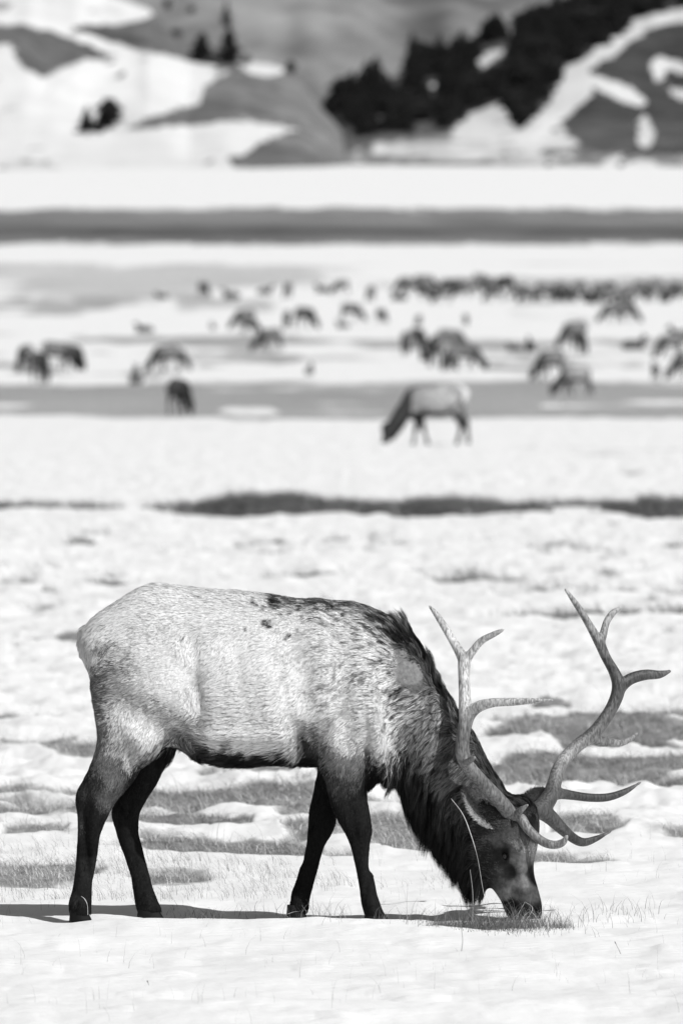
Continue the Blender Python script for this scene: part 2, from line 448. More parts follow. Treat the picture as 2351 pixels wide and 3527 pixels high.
# ------------------------------------------------------------------ conifers
M_conifer = mat_plain('conifer_needles', 0.022, 0.9, 0.1, 0.5, 0.6)
M_trunk = mat_plain('conifer_bark', 0.05, 0.9, 0.1, 0.3, 3)
def conifer_mesh(seed, H=9.0, R=1.7, round_=False):
    r = np.random.default_rng(seed)
    V = []; F = []
    n = 520
    for k in range(n):
        t = r.random()**0.8
        z = H*(0.06+0.94*t)
        prof = (1-t)**0.85 if not round_ else math.sqrt(max(0, 1-(2*t-1)**2))*0.9+0.08
        rad = R*prof*(0.55+0.5*r.random()) * (1+0.25*math.sin(t*17+seed))
        a = r.random()*2*PI
        L = 0.55*R*(0.5+0.7*r.random())*(0.4+prof)
        c = np.array([math.cos(a)*rad, math.sin(a)*rad, z])
        d = np.array([math.cos(a), math.sin(a), -0.45+0.4*r.random()]); d /= np.linalg.norm(d)
        sd_ = np.array([-math.sin(a), math.cos(a), (r.random()-.5)*.6])*L*0.45
        b = len(V)
        V += [c-d*L*0.9, c+sd_, c+d*L*0.5, c-sd_, c+np.array([0, 0, 0.25*L])]
        F += [(b, b+1, b+4), (b+1, b+2, b+4), (b+2, b+3, b+4), (b+3, b, b+4), (b, b+3, b+1), (b+1, b+3, b+2)]
    nt = len(F)
    m = 7
    b = len(V)
    for j in range(m):
        a = 2*PI*j/m; V.append(np.array([.22*math.cos(a), .22*math.sin(a), -1.2]))
    for j in range(m):
        a = 2*PI*j/m; V.append(np.array([.05*math.cos(a), .05*math.sin(a), H*0.93]))
    F2 = [(b+j, b+(j+1) % m, b+m+(j+1) % m) for j in range(m)] + [(b+j, b+m+(j+1) % m, b+m+j) for j in range(m)]
    me = mesh_np('conifer', V, np.array(F+F2), smooth=False)
    me.materials.append(M_conifer); me.materials.append(M_trunk)
    mi = np.zeros(len(F)+len(F2), np.int32); mi[nt:] = 1
    me.polygons.foreach_set('material_index', mi)
    return me
CON = [conifer_mesh(i, 9, 1.9) for i in range(3)] + [conifer_mesh(9, 8, 2.0, True)]
def tree_at(hill, u, v, hpx, kind, label, group=None, name='conifer_tree', wide=1.0):
    x, y, z = [float(q[0]) for q in hill.at(u, v)]
    Hm = hpx*(y+CAMD)/FPX
    o = link(name, CON[kind], (), None, (x, y, z-0.3))
    s = Hm/9.0
    o.scale = (s*wide, s*wide, s); o.rotation_euler.z = random.random()*6.28
    return tag(o, label, 'tree', group)
tree_at(left, 200, 306, 66, 1, 'smaller pointed conifer of the pair standing on the snowy foothill', wide=1.7)
tree_at(left, 251, 296, 82, 3, 'larger round-topped conifer of the pair standing on the snowy foothill', wide=1.5)
tree_at(left, 463, 143, 70, 0, 'broad dark conifer on the ridge crest left of the tall narrow one', wide=2.4)
tree_at(left, 526, 148, 92, 2, 'tall narrow dark conifer standing on the foothill ridge crest', wide=1.7)
tree_at(left, 495, 143, 20, 3, 'low shrubby conifer between the two taller trees on the ridge crest', wide=1.8)
tree_at(left, 566, 148, 26, 3, 'low shrubby conifer just right of the tallest ridge crest tree', wide=1.6)
tree_at(left, 668, 168, 34, 3, 'round dark conifer at the right end of the small snow patch on the ridge', wide=1.4)
tree_at(left, 226, 306, 34, 3, 'low bush filling the gap between the pair of foothill conifers', name='bush', wide=2.0)
for i, (u, v, h, wd) in enumerate([(362, 70, 30, 1.5), (405, 85, 22, 2.0), (470, 100, 30, 1.3), (520, 60, 60, 1.0), (440, 30, 20, 1.6), (385, 20, 26, 1.4)]):
    tree_at(far, u, v, h, (3, 3, 0, 2, 3, 3)[i], ['round dark conifer on the grey slope above the snowy foothill', 'low wide conifer on the grey slope right of the round one', 'slim conifer on the grey slope just above the ridge crest trees', 'tall faint conifer at the top edge above the tallest ridge crest tree', 'small conifer near the top edge above the ridge crest', 'small conifer at the top edge left of centre on the grey slope'][i], wide=wd)
for u, lb in ((1258, 'small round bush at the foot of the right hillside, left of the other bush'), (1424, 'small round bush at the foot of the right hillside, right of the other bush')):
    tree_at(right, u, 388, 22, 3, lb, name='bush', wide=1.5)
FOREST = [(712, 215), (740, 190), (766, 195), (800, 185), (850, 190), (890, 180), (930, 180), (950, 140), (1000, 130), (1060, 110), (1120, 90), (1180, 78), (1240, 50), (1330, 22), (1450, -10), (1640, -60), (1640, 5), (1568, 22), (1500, 36), (1440, 58), (1415, 92), (1345, 134), (1290, 162), (1272, 210), (1235, 262), (1190, 306), (1178, 262), (1160, 235), (1110, 246), (1058, 275), (1042, 302), (940, 310), (870, 306), (836, 320), (800, 296), (755, 286), (730, 255)]
CLEAR = [[(1085, 165), (1095, 128), (1130, 108), (1175, 108), (1170, 135), (1120, 165)], [(980, 184), (1008, 180), (1006, 212), (982, 212)], [(862, 270), (890, 266), (892, 292), (864, 292)]]
cnt = 0; tries = 0; placed = []
while cnt < 285 and tries < 40000:
    tries += 1
    u = random.uniform(705, 1640); v = random.uniform(-60, 322)
    ua = np.array([u]); va = np.array([v])
    if not inpoly(ua, va, FOREST)[0] or any(inpoly(ua, va, c)[0] for c in CLEAR): continue
    if any(((u-a)/11)**2+((v-b)/9)**2 < 1 for a, b in placed): continue
    hh = random.uniform(44, 70)
    if any(inpoly(ua, va-12, c)[0] or inpoly(ua, va-28, c)[0] for c in CLEAR): hh = 12
    placed.append((u, v)); cnt += 1
    tree_at(right, u, v, hh, random.choice((0, 1, 2, 2, 3)), 'near-black conifer packed into the dark forest on the right-hand ridge', 'conifers of the dark ridge forest', wide=random.uniform(1.5, 2.2))
tree_at(right, 946, 168, 98, 2, 'tallest pointed conifer spiking above the dark ridge forest', wide=1.0)

# ------------------------------------------------------------------ elk: implicit body, meshed with surface nets
K = 0.002
def wx(u): return (np.asarray(u, float)-784)*K
def wz(v): return (2107-np.asarray(v, float))*K

def surface_nets(F, org, h):
    nx, ny, nz = F.shape
    ins = F < 0
    c = ins[:-1, :-1, :-1].astype(np.int8)
    tot = np.zeros((nx-1, ny-1, nz-1), np.int8)
    for a in (0, 1):
        for b in (0, 1):
            for d in (0, 1):
                tot += ins[a:nx-1+a, b:ny-1+b, d:nz-1+d]
    act = (tot > 0) & (tot < 8)
    I = np.argwhere(act)
    idx = np.full(act.shape, -1, np.int64); idx[act] = np.arange(len(I))
    corners = {}
    for a in (0, 1):
        for b in (0, 1):
            for d in (0, 1):
                corners[(a, b, d)] = F[I[:, 0]+a, I[:, 1]+b, I[:, 2]+d]
    acc = np.zeros((len(I), 3)); n = np.zeros(len(I))
    ks = list(corners)
    for i in range(8):
        for j in range(i+1, 8):
            p, q = ks[i], ks[j]
            if sum(abs(p[m]-q[m]) for m in range(3)) != 1: continue
            fa, fb = corners[p], corners[q]
            cr = (fa < 0) != (fb < 0)
            t = np.where(cr, fa/np.where(cr, fa-fb, 1), 0)
            pos = np.array(p)[None]*(1-t[:, None]) + np.array(q)[None]*t[:, None]
            acc += pos*cr[:, None]; n += cr
    V = (I + acc/n[:, None])*h + np.array(org)[None]
    Q = []
    for ax in range(3):
        o1, o2 = [(1, 2), (2, 0), (0, 1)][ax]
        sl0 = [slice(None)]*3; sl1 = [slice(None)]*3
        sl0[ax] = slice(0, -1); sl1[ax] = slice(1, None)
        A = ins[tuple(sl0)]; B = ins[tuple(sl1)]
        E = np.argwhere(A != B)
        ok = (E[:, o1] > 0) & (E[:, o2] > 0) & (E[:, o1] < F.shape[o1]-1) & (E[:, o2] < F.shape[o2]-1)
        E = E[ok]
        inside_first = A[E[:, 0], E[:, 1], E[:, 2]]
        def cell(d1, d2):
            c = E.copy(); c[:, o1] -= d1; c[:, o2] -= d2
            return idx[c[:, 0], c[:, 1], c[:, 2]]
        q = np.stack([cell(1, 1), cell(0, 1), cell(0, 0), cell(1, 0)], -1)
        q[~inside_first] = q[~inside_first][:, ::-1]
        Q.append(q)
    Q = np.concatenate(Q)
    return V, Q[(Q >= 0).all(1)]

class Field:
    def __init__(s, lo, hi, h):
        s.h = h; s.lo = np.array(lo, float)
        n = np.ceil((np.array(hi)-s.lo)/h).astype(int)+1
        s.F = np.full(n, 0.15, np.float32)
        s.ax = [s.lo[i]+np.arange(n[i])*h for i in range(3)]
    def box(s, lo, hi, pad=0.1):
        sl = []
        for i in range(3):
            a = int(np.clip(np.floor((lo[i]-pad-s.lo[i])/s.h), 0, s.F.shape[i])); b = int(np.clip(np.ceil((hi[i]+pad-s.lo[i])/s.h), 0, s.F.shape[i]))
            sl.append(slice(a, b))
        sl = tuple(sl)
        X = s.ax[0][sl[0]][:, None, None]; Y = s.ax[1][sl[1]][None, :, None]; Z = s.ax[2][sl[2]][None, None, :]
        return sl, X, Y, Z
    def union(s, sl, f, k):
        a = s.F[sl]; f = f.astype(np.float32)
        if k > 0:
            h = np.maximum(k-np.abs(a-f), 0)/k
            s.F[sl] = np.minimum(a, f)-h*h*k*0.25
        else: s.F[sl] = np.minimum(a, f)
    def sub(s, sl, f, k):
        a = s.F[sl]; f = -f.astype(np.float32)
        h = np.maximum(k-np.abs(a-f), 0)/k
        s.F[sl] = np.maximum(a, f)+h*h*k*0.25
    def cone(s, p, q, r1, r2, k, sub=False):
        p = np.array(p, float); q = np.array(q, float); R = max(r1, r2)
        sl, X, Y, Z = s.box(np.minimum(p, q)-R, np.maximum(p, q)+R, 0.03+k)
        d = q-p; L2 = max(d@d, 1e-9)
        t = np.clip(((X-p[0])*d[0]+(Y-p[1])*d[1]+(Z-p[2])*d[2])/L2, 0, 1)
        f = np.sqrt((X-p[0]-t*d[0])**2+(Y-p[1]-t*d[1])**2+(Z-p[2]-t*d[2])**2)-(r1+(r2-r1)*t)
        (s.sub if sub else s.union)(sl, f, k)
    def ell(s, c, r, k, sub=False):
        c = np.array(c, float); r = np.array(r, float)
        sl, X, Y, Z = s.box(c-r, c+r, 0.03+k)
        f = (np.sqrt(((X-c[0])/r[0])**2+((Y-c[1])/r[1])**2+((Z-c[2])/r[2])**2)-1)*r.min()
        (s.sub if sub else s.union)(sl, f, k)

def smooth_tab(t, n=200):
    """Catmull-Rom style resample of a table whose first column is monotone"""
    t = np.array(t, float)
    if t[0, 0] > t[-1, 0]: t = t[::-1]
    xs = np.linspace(t[0, 0], t[-1, 0], n)
    cols = [xs]
    x = t[:, 0]
    for c in range(1, t.shape[1]):
        y = t[:, c]
        m = np.gradient(y, x)
        i = np.clip(np.searchsorted(x, xs)-1, 0, len(x)-2)
        hh = x[i+1]-x[i]; s = (xs-x[i])/hh
        cols.append((2*s**3-3*s**2+1)*y[i]+(s**3-2*s**2+s)*hh*m[i]+(-2*s**3+3*s**2)*y[i+1]+(s**3-s**2)*hh*m[i+1])
    return np.stack(cols, -1)

# u, v_top, v_bottom, half width (px)
TORSO = [(182, 1466, 1486, 20), (190, 1446, 1512, 50), (205, 1428, 1545, 78), (230, 1406, 1600, 100), (260, 1387, 1645, 115), (300, 1361, 1680, 124), (340, 1343, 1695, 128), (400, 1343, 1712, 132),
         (450, 1350, 1738, 140), (500, 1354, 1755, 148), (560, 1358, 1758, 152), (620, 1366, 1754, 152), (700, 1377, 1757, 146), (760, 1380, 1766, 136), (800, 1383, 1776, 128), (850, 1397, 1795, 116), (880, 1412, 1790, 106), (910, 1433, 1755, 96), (940, 1466, 1715, 84), (965, 1505, 1675, 68), (985, 1545, 1640, 40), (1000, 1580, 1600, 14)]
# v, u_left, u_right, y centre (px, near side negative), half thickness
HIND_N = [(1440, 260, 400, -70, 20), (1480, 225, 432, -78, 48), (1520, 212, 440, -82, 60), (1560, 209, 440, -84, 66), (1600, 213, 430, -84, 66), (1650, 222, 405, -82, 60), (1700, 225, 372, -78, 52), (1735, 217, 347, -76, 45), (1769, 203, 325, -74, 38), (1803, 184, 300, -72, 33), (1837, 177, 270, -70, 30), (1871, 178, 250, -68, 27), (1905, 179, 234, -66, 23), (1956, 177, 226, -64, 20), (2007, 173, 219, -62, 19), (2045, 167, 216, -61, 22), (2070, 161, 214, -60, 24), (2086, 160, 213, -60, 24), (2100, 162, 213, -60, 22)]
HIND_F = [(1640, 300, 420, 66, 40), (1700, 330, 410, 68, 46), (1718, 330, 404, 68, 44), (1769, 311, 374, 68, 36), (1803, 290, 360, 68, 32), (1837, 267, 338, 68, 29), (1871, 255, 322, 66, 26), (1905, 263, 320, 66, 23), (1939, 273, 324, 64, 20), (1973, 286, 332, 62, 19), (2007, 296, 341, 60, 19), (2041, 303, 350, 60, 22), (2068, 308, 360, 60, 24), (2086, 311, 368, 60, 23), (2100, 315, 372, 60, 20)]
FORE_F = [(1640, 740, 850, 76, 40), (1720, 728, 790, 72, 40), (1778, 728, 766, 70, 36), (1833, 717, 768, 66, 30), (1861, 710, 770, 64, 28), (1888, 708, 772, 62, 27), (1916, 706, 763, 60, 26), (1944, 703, 746, 58, 24), (1971, 696, 737, 56, 20), (1999, 687, 730, 54, 18), (2027, 679, 722, 52, 18), (2054, 669, 716, 50, 20), (2076, 666, 711, 50, 22), (2090, 662, 709, 50, 21), (2102, 664, 706, 50, 18)]
FORE_N = [(1500, 760, 830, -60, 18), (1540, 725, 865, -70, 40), (1600, 708, 885, -74, 50), (1660, 706, 880, -76, 52), (1700, 718, 858, -76, 50), (1722, 728, 842, -75, 48), (1750, 736, 838, -74, 44), (1778, 744, 839, -72, 40), (1805, 750, 840, -70, 36), (1833, 756, 843, -68, 33), (1861, 765, 848, -66, 31), (1888, 778, 851, -64, 30), (1916, 794, 853, -62, 29), (1944, 805, 850, -60, 26), (1971, 812, 850, -58, 21), (1999, 818, 854, -56, 19), (2027, 823, 861, -54, 19), (2054, 827, 866, -52, 21), (2082, 830, 875, -50, 24), (2096, 834, 882, -50, 23), (2104, 838, 886, -50, 20)]
NECK = [(1440, 830, 925, 0, 40), (1490, 820, 960, 0, 78), (1540, 830, 988, 0, 88), (1580, 850, 1010, 0, 88), (1620, 865, 1038, 0, 86), (1660, 880, 1068, 0, 84), (1700, 888, 1094, 0, 82), (1740, 896, 1114, 0, 78), (1780, 906, 1138, -2, 74), (1810, 918, 1158, -4, 70), (1840, 934, 1178, -6, 65), (1880, 962, 1180, -8, 58), (1920, 992, 1166, -8, 50), (1960, 1024, 1150, -8, 40), (2000, 1056, 1136, -8, 30), (2030, 1080, 1128, -8, 18), (2044, 1096, 1116, -8, 8)]
HEAD = [(1828, 1165, 1212, -8, 26), (1845, 1130, 1226, -8, 42), (1865, 1108, 1234, -10, 52), (1890, 1098, 1238, -10, 56), (1920, 1094, 1237, -11, 57), (1950, 1096, 1233, -12, 54), (1980, 1103, 1227, -13, 46), (2010, 1116, 1228, -14, 39), (2040, 1132, 1235, -15, 34), (2070, 1150, 1242, -16, 33), (2095, 1160, 1244, -16, 34), (2112, 1170, 1240, -16, 30), (2124, 1184, 1230, -16, 22), (2131, 1198, 1218, -16, 10)]

BUMPS = [
 (310, 1960, 5, 60, -8, -0.005), (846, 2000, 4, 60, -8, -0.005), (832, 1905, 14, 13, 0, 0.005), (700, 2000, 5, 60, 12, -0.005), (192, 1832, 10, 13, 0, 0.005), (183, 2072, 12, 9, 0, 0.004), (855, 2075, 12, 9, 0, 0.003), (330, 2066, 12, 9, 0, 0.004),
 # u, v, su, sv, angle, amount (m)
 (452, 1570, 16, 75, 8, -0.022), (425, 1500, 14, 26, 30, 0.012), (385, 1580, 45, 50, 0, 0.018), (315, 1622, 45, 24, -30, -0.010), (300, 1540, 60, 22, -25, -0.008),
 (325, 1700, 45, 22, -35, 0.012), (290, 1700, 14, 50, 25, -0.005), 
 (698, 1590, 22, 80, 8, -0.014), (690, 1690, 16, 40, 20, -0.022), (742, 1520, 18, 90, 5, 0.012), (795, 1600, 18, 90, 6, -0.009), (840, 1620, 20, 90, 6, 0.010), (872, 1700, 9, 70, 8, 0.020),
 (908, 1590, 18, 80, 4, -0.006), (858, 1770, 10, 40, 8, -0.02), (620, 1620, 70, 60, 0, 0.010), (540, 1690, 90, 14, 0, 0.010), (560, 1560, 10, 80, 12, -0.004), (610, 1560, 10, 80, 12, 0.003), (650, 1560, 10, 80, 12, -0.003),
 (420, 1680, 24, 18, 0, -0.012), (800, 1740, 30, 30, 0, 0.008), (810, 1880, 8, 40, 12, -0.004), (200, 1960, 7, 60, 4, -0.010), (225, 1860, 10, 30, 0, 0.004), (200, 1850, 8, 30, 0, -0.008),
 (1175, 1940, 16, 8, -30, 0.012), (1196, 2000, 8, 38, 8, 0.009), (1172, 2010, 10, 34, 15, -0.007), (1135, 1990, 22, 34, 15, 0.006), (1180, 2082, 16, 3.5, -60, -0.009), (1228, 2096, 7, 5, 50, -0.012), (1222, 2085, 10, 8, 0, 0.005), (1176, 2100, 12, 4, -40, 0.004),
 (1222, 1960, 8, 50, 0, -0.004), (1150, 1895, 14, 10, 0, 0.008)]

def elk_field(h, graze=True, legs=True, head=True, bumps=True):
    f = Field((wx(140), -0.42, -0.04), (wx(1290), 0.42, wz(1310)), h)
    T = smooth_tab([(wx(a), wz(b), wz(c), d*K) for a, b, c, d in TORSO], 300)
    sl, X, Y, Z = f.box((T[0, 0], -.34, .4), (T[-1, 0], .34, 1.6), 0.06)
    top = np.interp(X, T[:, 0], T[:, 1]); bot = np.interp(X, T[:, 0], T[:, 2]); hw = np.maximum(np.interp(X, T[:, 0], T[:, 3]), 0.012)
    zc = (top+bot)/2; hz = np.maximum((top-bot)/2, 0.012)
    zq = (Z-zc)/hz
    zk = np.clip(zq, -1.3, 1.3)
    hwz = hw*(1-0.10*zk-0.12*np.maximum(zk, 0)**2)
    q = (np.abs(Y/hwz)**2.5+np.abs(zq)**2.5)**(1/2.5)
    fr = (q-1)*np.minimum(hwz, hz)
    fr = np.maximum(fr, np.maximum(T[0, 0]-X, X-T[-1, 0]))
    f.union(sl, fr, 0)
    def slices(tab, k, p=2.2):
        t = smooth_tab([(wz(a), wx(b), wx(c), d*K, e*K) for a, b, c, d, e in tab], 240)
        lo = (t[:, 1].min(), (t[:, 3]-t[:, 4]).min(), t[0, 0]); hi = (t[:, 2].max(), (t[:, 3]+t[:, 4]).max(), t[-1, 0])
        sl, X, Y, Z = f.box(lo, hi, 0.05+k)
        xl = np.interp(Z, t[:, 0], t[:, 1]); xr = np.interp(Z, t[:, 0], t[:, 2]); yc = np.interp(Z, t[:, 0], t[:, 3]); hy = np.maximum(np.interp(Z, t[:, 0], t[:, 4]), 0.006)
        xc = (xl+xr)/2; hx = np.maximum((xr-xl)/2, 0.006)
        q = (np.abs((X-xc)/hx)**p+np.abs((Y-yc)/hy)**p)**(1/p)
        fr = (q-1)*np.minimum(hx, hy)
        fr = np.maximum(fr, np.maximum(t[0, 0]-Z, Z-t[-1, 0]))
        f.union(sl, fr, k)
    if legs:
        slices(HIND_F, .03); slices(FORE_F, .02); slices(HIND_N, .045); slices(FORE_N, .04)
    if head:
        slices(NECK, .07); slices(HEAD, .03, 2.4)
    if bumps:
        X = f.ax[0][:, None]; Z = f.ax[2][None, :]
        Hm = np.zeros((len(f.ax[0]), len(f.ax[2])))
        for (u, v, su, sv, an, A) in BUMPS:
            dx = (X-wx(u)); dz = (Z-wz(v)); a = math.radians(an)
            p = dx*math.cos(a)+dz*math.sin(a); q = -dx*math.sin(a)+dz*math.cos(a)
            Hm += (2.0 if u > 1090 else (2.6 if v > 1790 else 2.1))*A*np.exp(-0.5*((p/(su*K))**2+(q/(sv*K))**2))
        side = np.where(f.ax[1] < 0, np.clip(-f.ax[1]/0.04, 0, 1), np.clip(f.ax[1]/0.15, 0, 1)*0.6)
        f.F -= (Hm[:, None, :]*side[None, :, None]).astype(np.float32)
    return f

# coat control points: u, v, albedo (haunch tones partly painted light and shade), hair direction (deg, 0 right, 90 up), length (cm)
COAT = np.array([
 (192,1465,.6,235,4),(230,1415,.85,205,4),(300,1370,.8,190,4),(206,1515,.7,255,4),(202,1440,.75,215,4),(265,1425,.85,205,4),(270,1395,.85,205,4),(245,1450,.6,215,4),
 (400,1350,.58,185,4),(500,1358,.56,180,4),(570,1362,.42,170,4.5),(640,1370,.14,165,5),(700,1378,.10,170,5),(760,1380,.10,175,4.5),(830,1392,.13,160,5),(880,1412,.15,150,6),(640,1394,.5,180,4),(700,1396,.5,180,4),(760,1398,.46,180,4),(820,1409,.4,175,4.5),(600,1385,.56,180,4),(865,1440,.30,165,5),(930,1458,.17,135,7),(962,1500,.08,125,6),
 (350,1420,.5,190,3.5),(450,1425,.6,195,3.5),(540,1420,.62,200,3.5),(620,1425,.56,205,3.5),(700,1430,.54,200,3.5),(780,1440,.5,190,3.8),(850,1475,.46,185,4),(885,1505,.42,170,4),(820,1500,.54,188,3.8),(740,1480,.58,195,3.6),
 (300,1460,.42,200,2.8),(330,1450,.5,200,2.8),(245,1488,.24,230,3),(222,1545,.13,200,3.6),(250,1530,.17,195,3.6),(285,1525,.26,195,3.4),(270,1508,.5,200,3),(262,1575,.3,190,4),(224,1600,.15,200,3.5),(226,1650,.17,200,3.5),(300,1570,.3,200,3),(305,1605,.3,200,3),(345,1622,.32,205,3),(375,1640,.34,215,3),(335,1500,.6,195,2.8),(345,1560,.66,195,2.8),(380,1530,.74,190,2.6),(385,1580,.78,190,2.6),(412,1610,.74,200,2.6),(410,1560,.74,200,2.6),(320,1650,.62,230,3.2),(345,1672,.56,230,3.2),(285,1640,.5,240,3.4),(270,1680,.40,240,3.4),(236,1700,.18,250,3),(305,1720,.36,245,3),(262,1770,.2,250,2.4),(215,1800,.08,260,2),(250,1830,.13,260,1.8),(190,1850,.06,265,1.5),(230,1880,.05,268,1.5),(205,1950,.03,268,1.4),(214,1980,.06,268,1.4),(190,2050,.04,268,1.4),(172,2060,.08,268,1.8),(185,2090,.04,268,1.4),(185,1895,.09,268,1.4),(200,1900,.03,268,1.4),  # haunch bands: coat pattern mixed with painted light and shade
 (440,1480,.5,240,3.5),(500,1500,.62,225,3.5),(600,1520,.64,228,3.5),(700,1520,.6,230,3.5),(550,1460,.62,222,3.5),(650,1470,.58,225,3.5),(648,1570,.64,225,3.5),(780,1540,.5,205,3.6),(840,1560,.46,190,3.8),(890,1580,.36,185,4),
 (440,1600,.46,265,4),(500,1600,.64,200,4),(600,1600,.64,200,4),(680,1620,.56,215,4),(740,1600,.48,205,4),(800,1620,.46,200,4),(860,1620,.54,200,4),(880,1680,.56,210,4),(884,1740,.4,220,4),(900,1640,.38,215,5),
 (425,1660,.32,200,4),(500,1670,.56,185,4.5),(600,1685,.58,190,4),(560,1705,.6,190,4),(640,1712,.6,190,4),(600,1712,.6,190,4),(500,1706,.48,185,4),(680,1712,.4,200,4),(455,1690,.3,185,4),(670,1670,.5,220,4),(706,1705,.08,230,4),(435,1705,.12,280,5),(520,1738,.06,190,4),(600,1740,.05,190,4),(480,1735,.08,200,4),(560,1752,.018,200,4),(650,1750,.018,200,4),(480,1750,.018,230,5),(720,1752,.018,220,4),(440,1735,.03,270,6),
 (740,1680,.34,220,3),(800,1690,.38,220,3),(765,1740,.26,230,2.6),(820,1750,.22,245,2.6),(780,1800,.10,255,2),(820,1850,.045,265,1.5),(800,1900,.035,265,1.4),(840,1950,.045,268,1.3),(840,2050,.045,268,1.3),(855,1760,.06,250,3),(868,1795,.04,250,4),
 (930,1615,.31,200,5),(985,1600,.23,205,5),(1010,1640,.26,225,5),(920,1670,.2,230,6),(990,1690,.2,230,5.5),(1060,1720,.16,220,5),(960,1730,.10,235,6),(905,1760,.04,250,7),(960,1800,.05,245,7),(1020,1780,.14,235,5),(1080,1790,.15,225,4),(1000,1860,.025,255,8),(1050,1850,.09,240,5),(1040,1950,.015,260,8),(1080,2000,.015,258,8),(1100,2040,.04,250,7),(940,1860,.02,255,9),(980,1930,.02,255,9),
 (1000,1552,.10,100,8),(1040,1620,.09,105,7),(1080,1680,.07,115,5.5),(1120,1740,.06,122,4.5),(1160,1800,.05,130,4),(1190,1840,.05,140,3),
 (893,1560,.5,200,4.5),(900,1600,.46,200,4.5),(870,1700,.7,215,3.5),(876,1660,.66,212,3.5),(930,1505,.16,200,1.0),(945,1530,.17,200,.7),(960,1560,.16,200,.8),(925,1550,.17,200,.8),
 (1130,1890,.09,160,1.4),(1205,1875,.05,120,2),(1212,1950,.26,100,1.6),(1195,1938,.2,110,1.4),(1228,1920,.09,100,1.4),(1186,1920,.13,120,1.3),(1150,1925,.12,150,1.1),(1115,1970,.06,170,1.4),(1180,1970,.2,110,.9),(1190,1990,.2,110,.9),(1197,2025,.34,105,.8),(1150,2030,.12,150,1.1),(1145,2000,.10,150,1.1),(1216,2055,.13,100,.7),(1172,2082,.03,140,.7),(1222,2100,.03,110,.4),(1200,2122,.03,110,.4),(1158,2052,.2,140,.8),(1185,2052,.12,140,.8),(1225,2010,.07,100,.8),(1152,1968,.04,130,.8),(1170,1998,.05,120,.8),
 (330,1800,.04,262,1.8),(300,1930,.04,268,1.4),(340,2060,.05,268,1.5),(730,1850,.03,265,1.5),(700,2000,.03,262,1.3),(690,2080,.03,265,1.5)], float)
def coat(u, v, y):
    """inverse-distance blend of the control points"""
    W = np.zeros(u.shape); A = np.zeros(u.shape); C = np.zeros(u.shape); Sn = np.zeros(u.shape); Ln = np.zeros(u.shape)
    for (cu, cv, al, an, ln) in COAT:
        w_ = 1.0/(((u-cu)**2+(v-cv)**2)/400.0+0.12)**2.7
        W += w_; A += w_*math.log(al); C += w_*math.cos(math.radians(an)); Sn += w_*math.sin(math.radians(an)); Ln += w_*ln
    al = np.exp(A/W)
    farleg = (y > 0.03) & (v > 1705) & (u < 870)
    al = np.where(farleg, np.minimum(al, 0.04), al)  # shade on the far legs is painted into their coat colour
    nn = np.hypot(C, Sn)+1e-9
    return al, C/nn, Sn/nn, Ln/W*0.01

def elk_body_data(h):
    f = elk_field(h)
    # brisket, tail stub, elbow, eye sockets, lids
    f.cone((wx(848), -0.02, wz(1745)), (wx(846), -0.02, wz(1796)), .06, .026, .05)
    f.cone((wx(196), 0, wz(1452)), (wx(190), 0, wz(1500)), .03, .018, .02)
    if h < 0.012:
        f.ell((wx(1157), -0.135, wz(1963)), (.017, .030, .026), .010, sub=True)
        f.cone((wx(1144), -.122, wz(1944)), (wx(1168), -.124, wz(1952)), .009, .010, .012)
        f.cone((wx(1168), -.124, wz(1952)), (wx(1174), -.112, wz(1976)), .010, .006, .012)
        f.cone((wx(1144), -.118, wz(1950)), (wx(1152), -.114, wz(1980)), .007, .007, .010)
        f.cone((wx(1232), -0.075, wz(2090)), (wx(1238), -0.06, wz(2100)), .009, .006, .008, sub=True)
    return surface_nets(f.F, f.lo, h)

# ---------- antlers: tines as tapered curves, fused into one surface per antler
def crom(P, n=14):
    P = np.array(P, float); Q = np.vstack([2*P[0]-P[1], P, 2*P[-1]-P[-2]]); out = []
    for i in range(1, len(Q)-2):
        for t in np.linspace(0, 1, n, endpoint=False):
            a, b, c, d = Q[i-1], Q[i], Q[i+1], Q[i+2]
            out.append(0.5*((2*b)+(-a+c)*t+(2*a-5*b+4*c-d)*t*t+(-a+3*b-3*c+d)*t**3))
    out.append(P[-1]); return np.array(out)
NEAR = [  # (u, v, y m, r px)
 [(1178,1884,-.07,17),(1160,1854,-.13,16),(1128,1818,-.18,15.5),(1095,1782,-.22,14.5),(1069,1750,-.255,14.5),(1060,1722,-.27,14.5),(1062,1685,-.275,13.5),(1068,1650,-.27,14),(1067,1624,-.26,13.5),(1065,1583,-.24,12),(1064,1543,-.22,12),(1065,1512,-.20,13)],
 [(1065,1515,-.20,11),(1051,1490,-.19,9.5),(1027,1450,-.17,8),(1004,1414,-.15,6),(985,1390,-.12,1.8)],
 [(1066,1516,-.20,9),(1080,1498,-.21,8),(1103,1470,-.23,7),(1132,1454,-.25,5.5),(1154,1443,-.27,1.8)],
 [(1064,1670,-.27,12),(1074,1640,-.27,13),(1095,1620,-.29,11.5),(1128,1610,-.32,9.5),(1176,1607,-.36,8.5),(1225,1604,-.40,5.5),(1265,1602,-.44,1.5)],
 [(1064,1752,-.26,8),(1072,1745,-.32,6.5),(1080,1738,-.38,5.5),(1088,1733,-.43,2)],
 [(1172,1884,-.08,11),(1181,1876,-.12,8),(1192,1860,-.16,6.5),(1210,1845,-.21,2)],
 [(1178,1880,-.07,13),(1194,1878,-.11,11),(1211,1902,-.14,9.5),(1242,1929,-.15,9),(1269,1938,-.165,8),(1290,1932,-.18,6.5),(1300,1916,-.20,2)]]
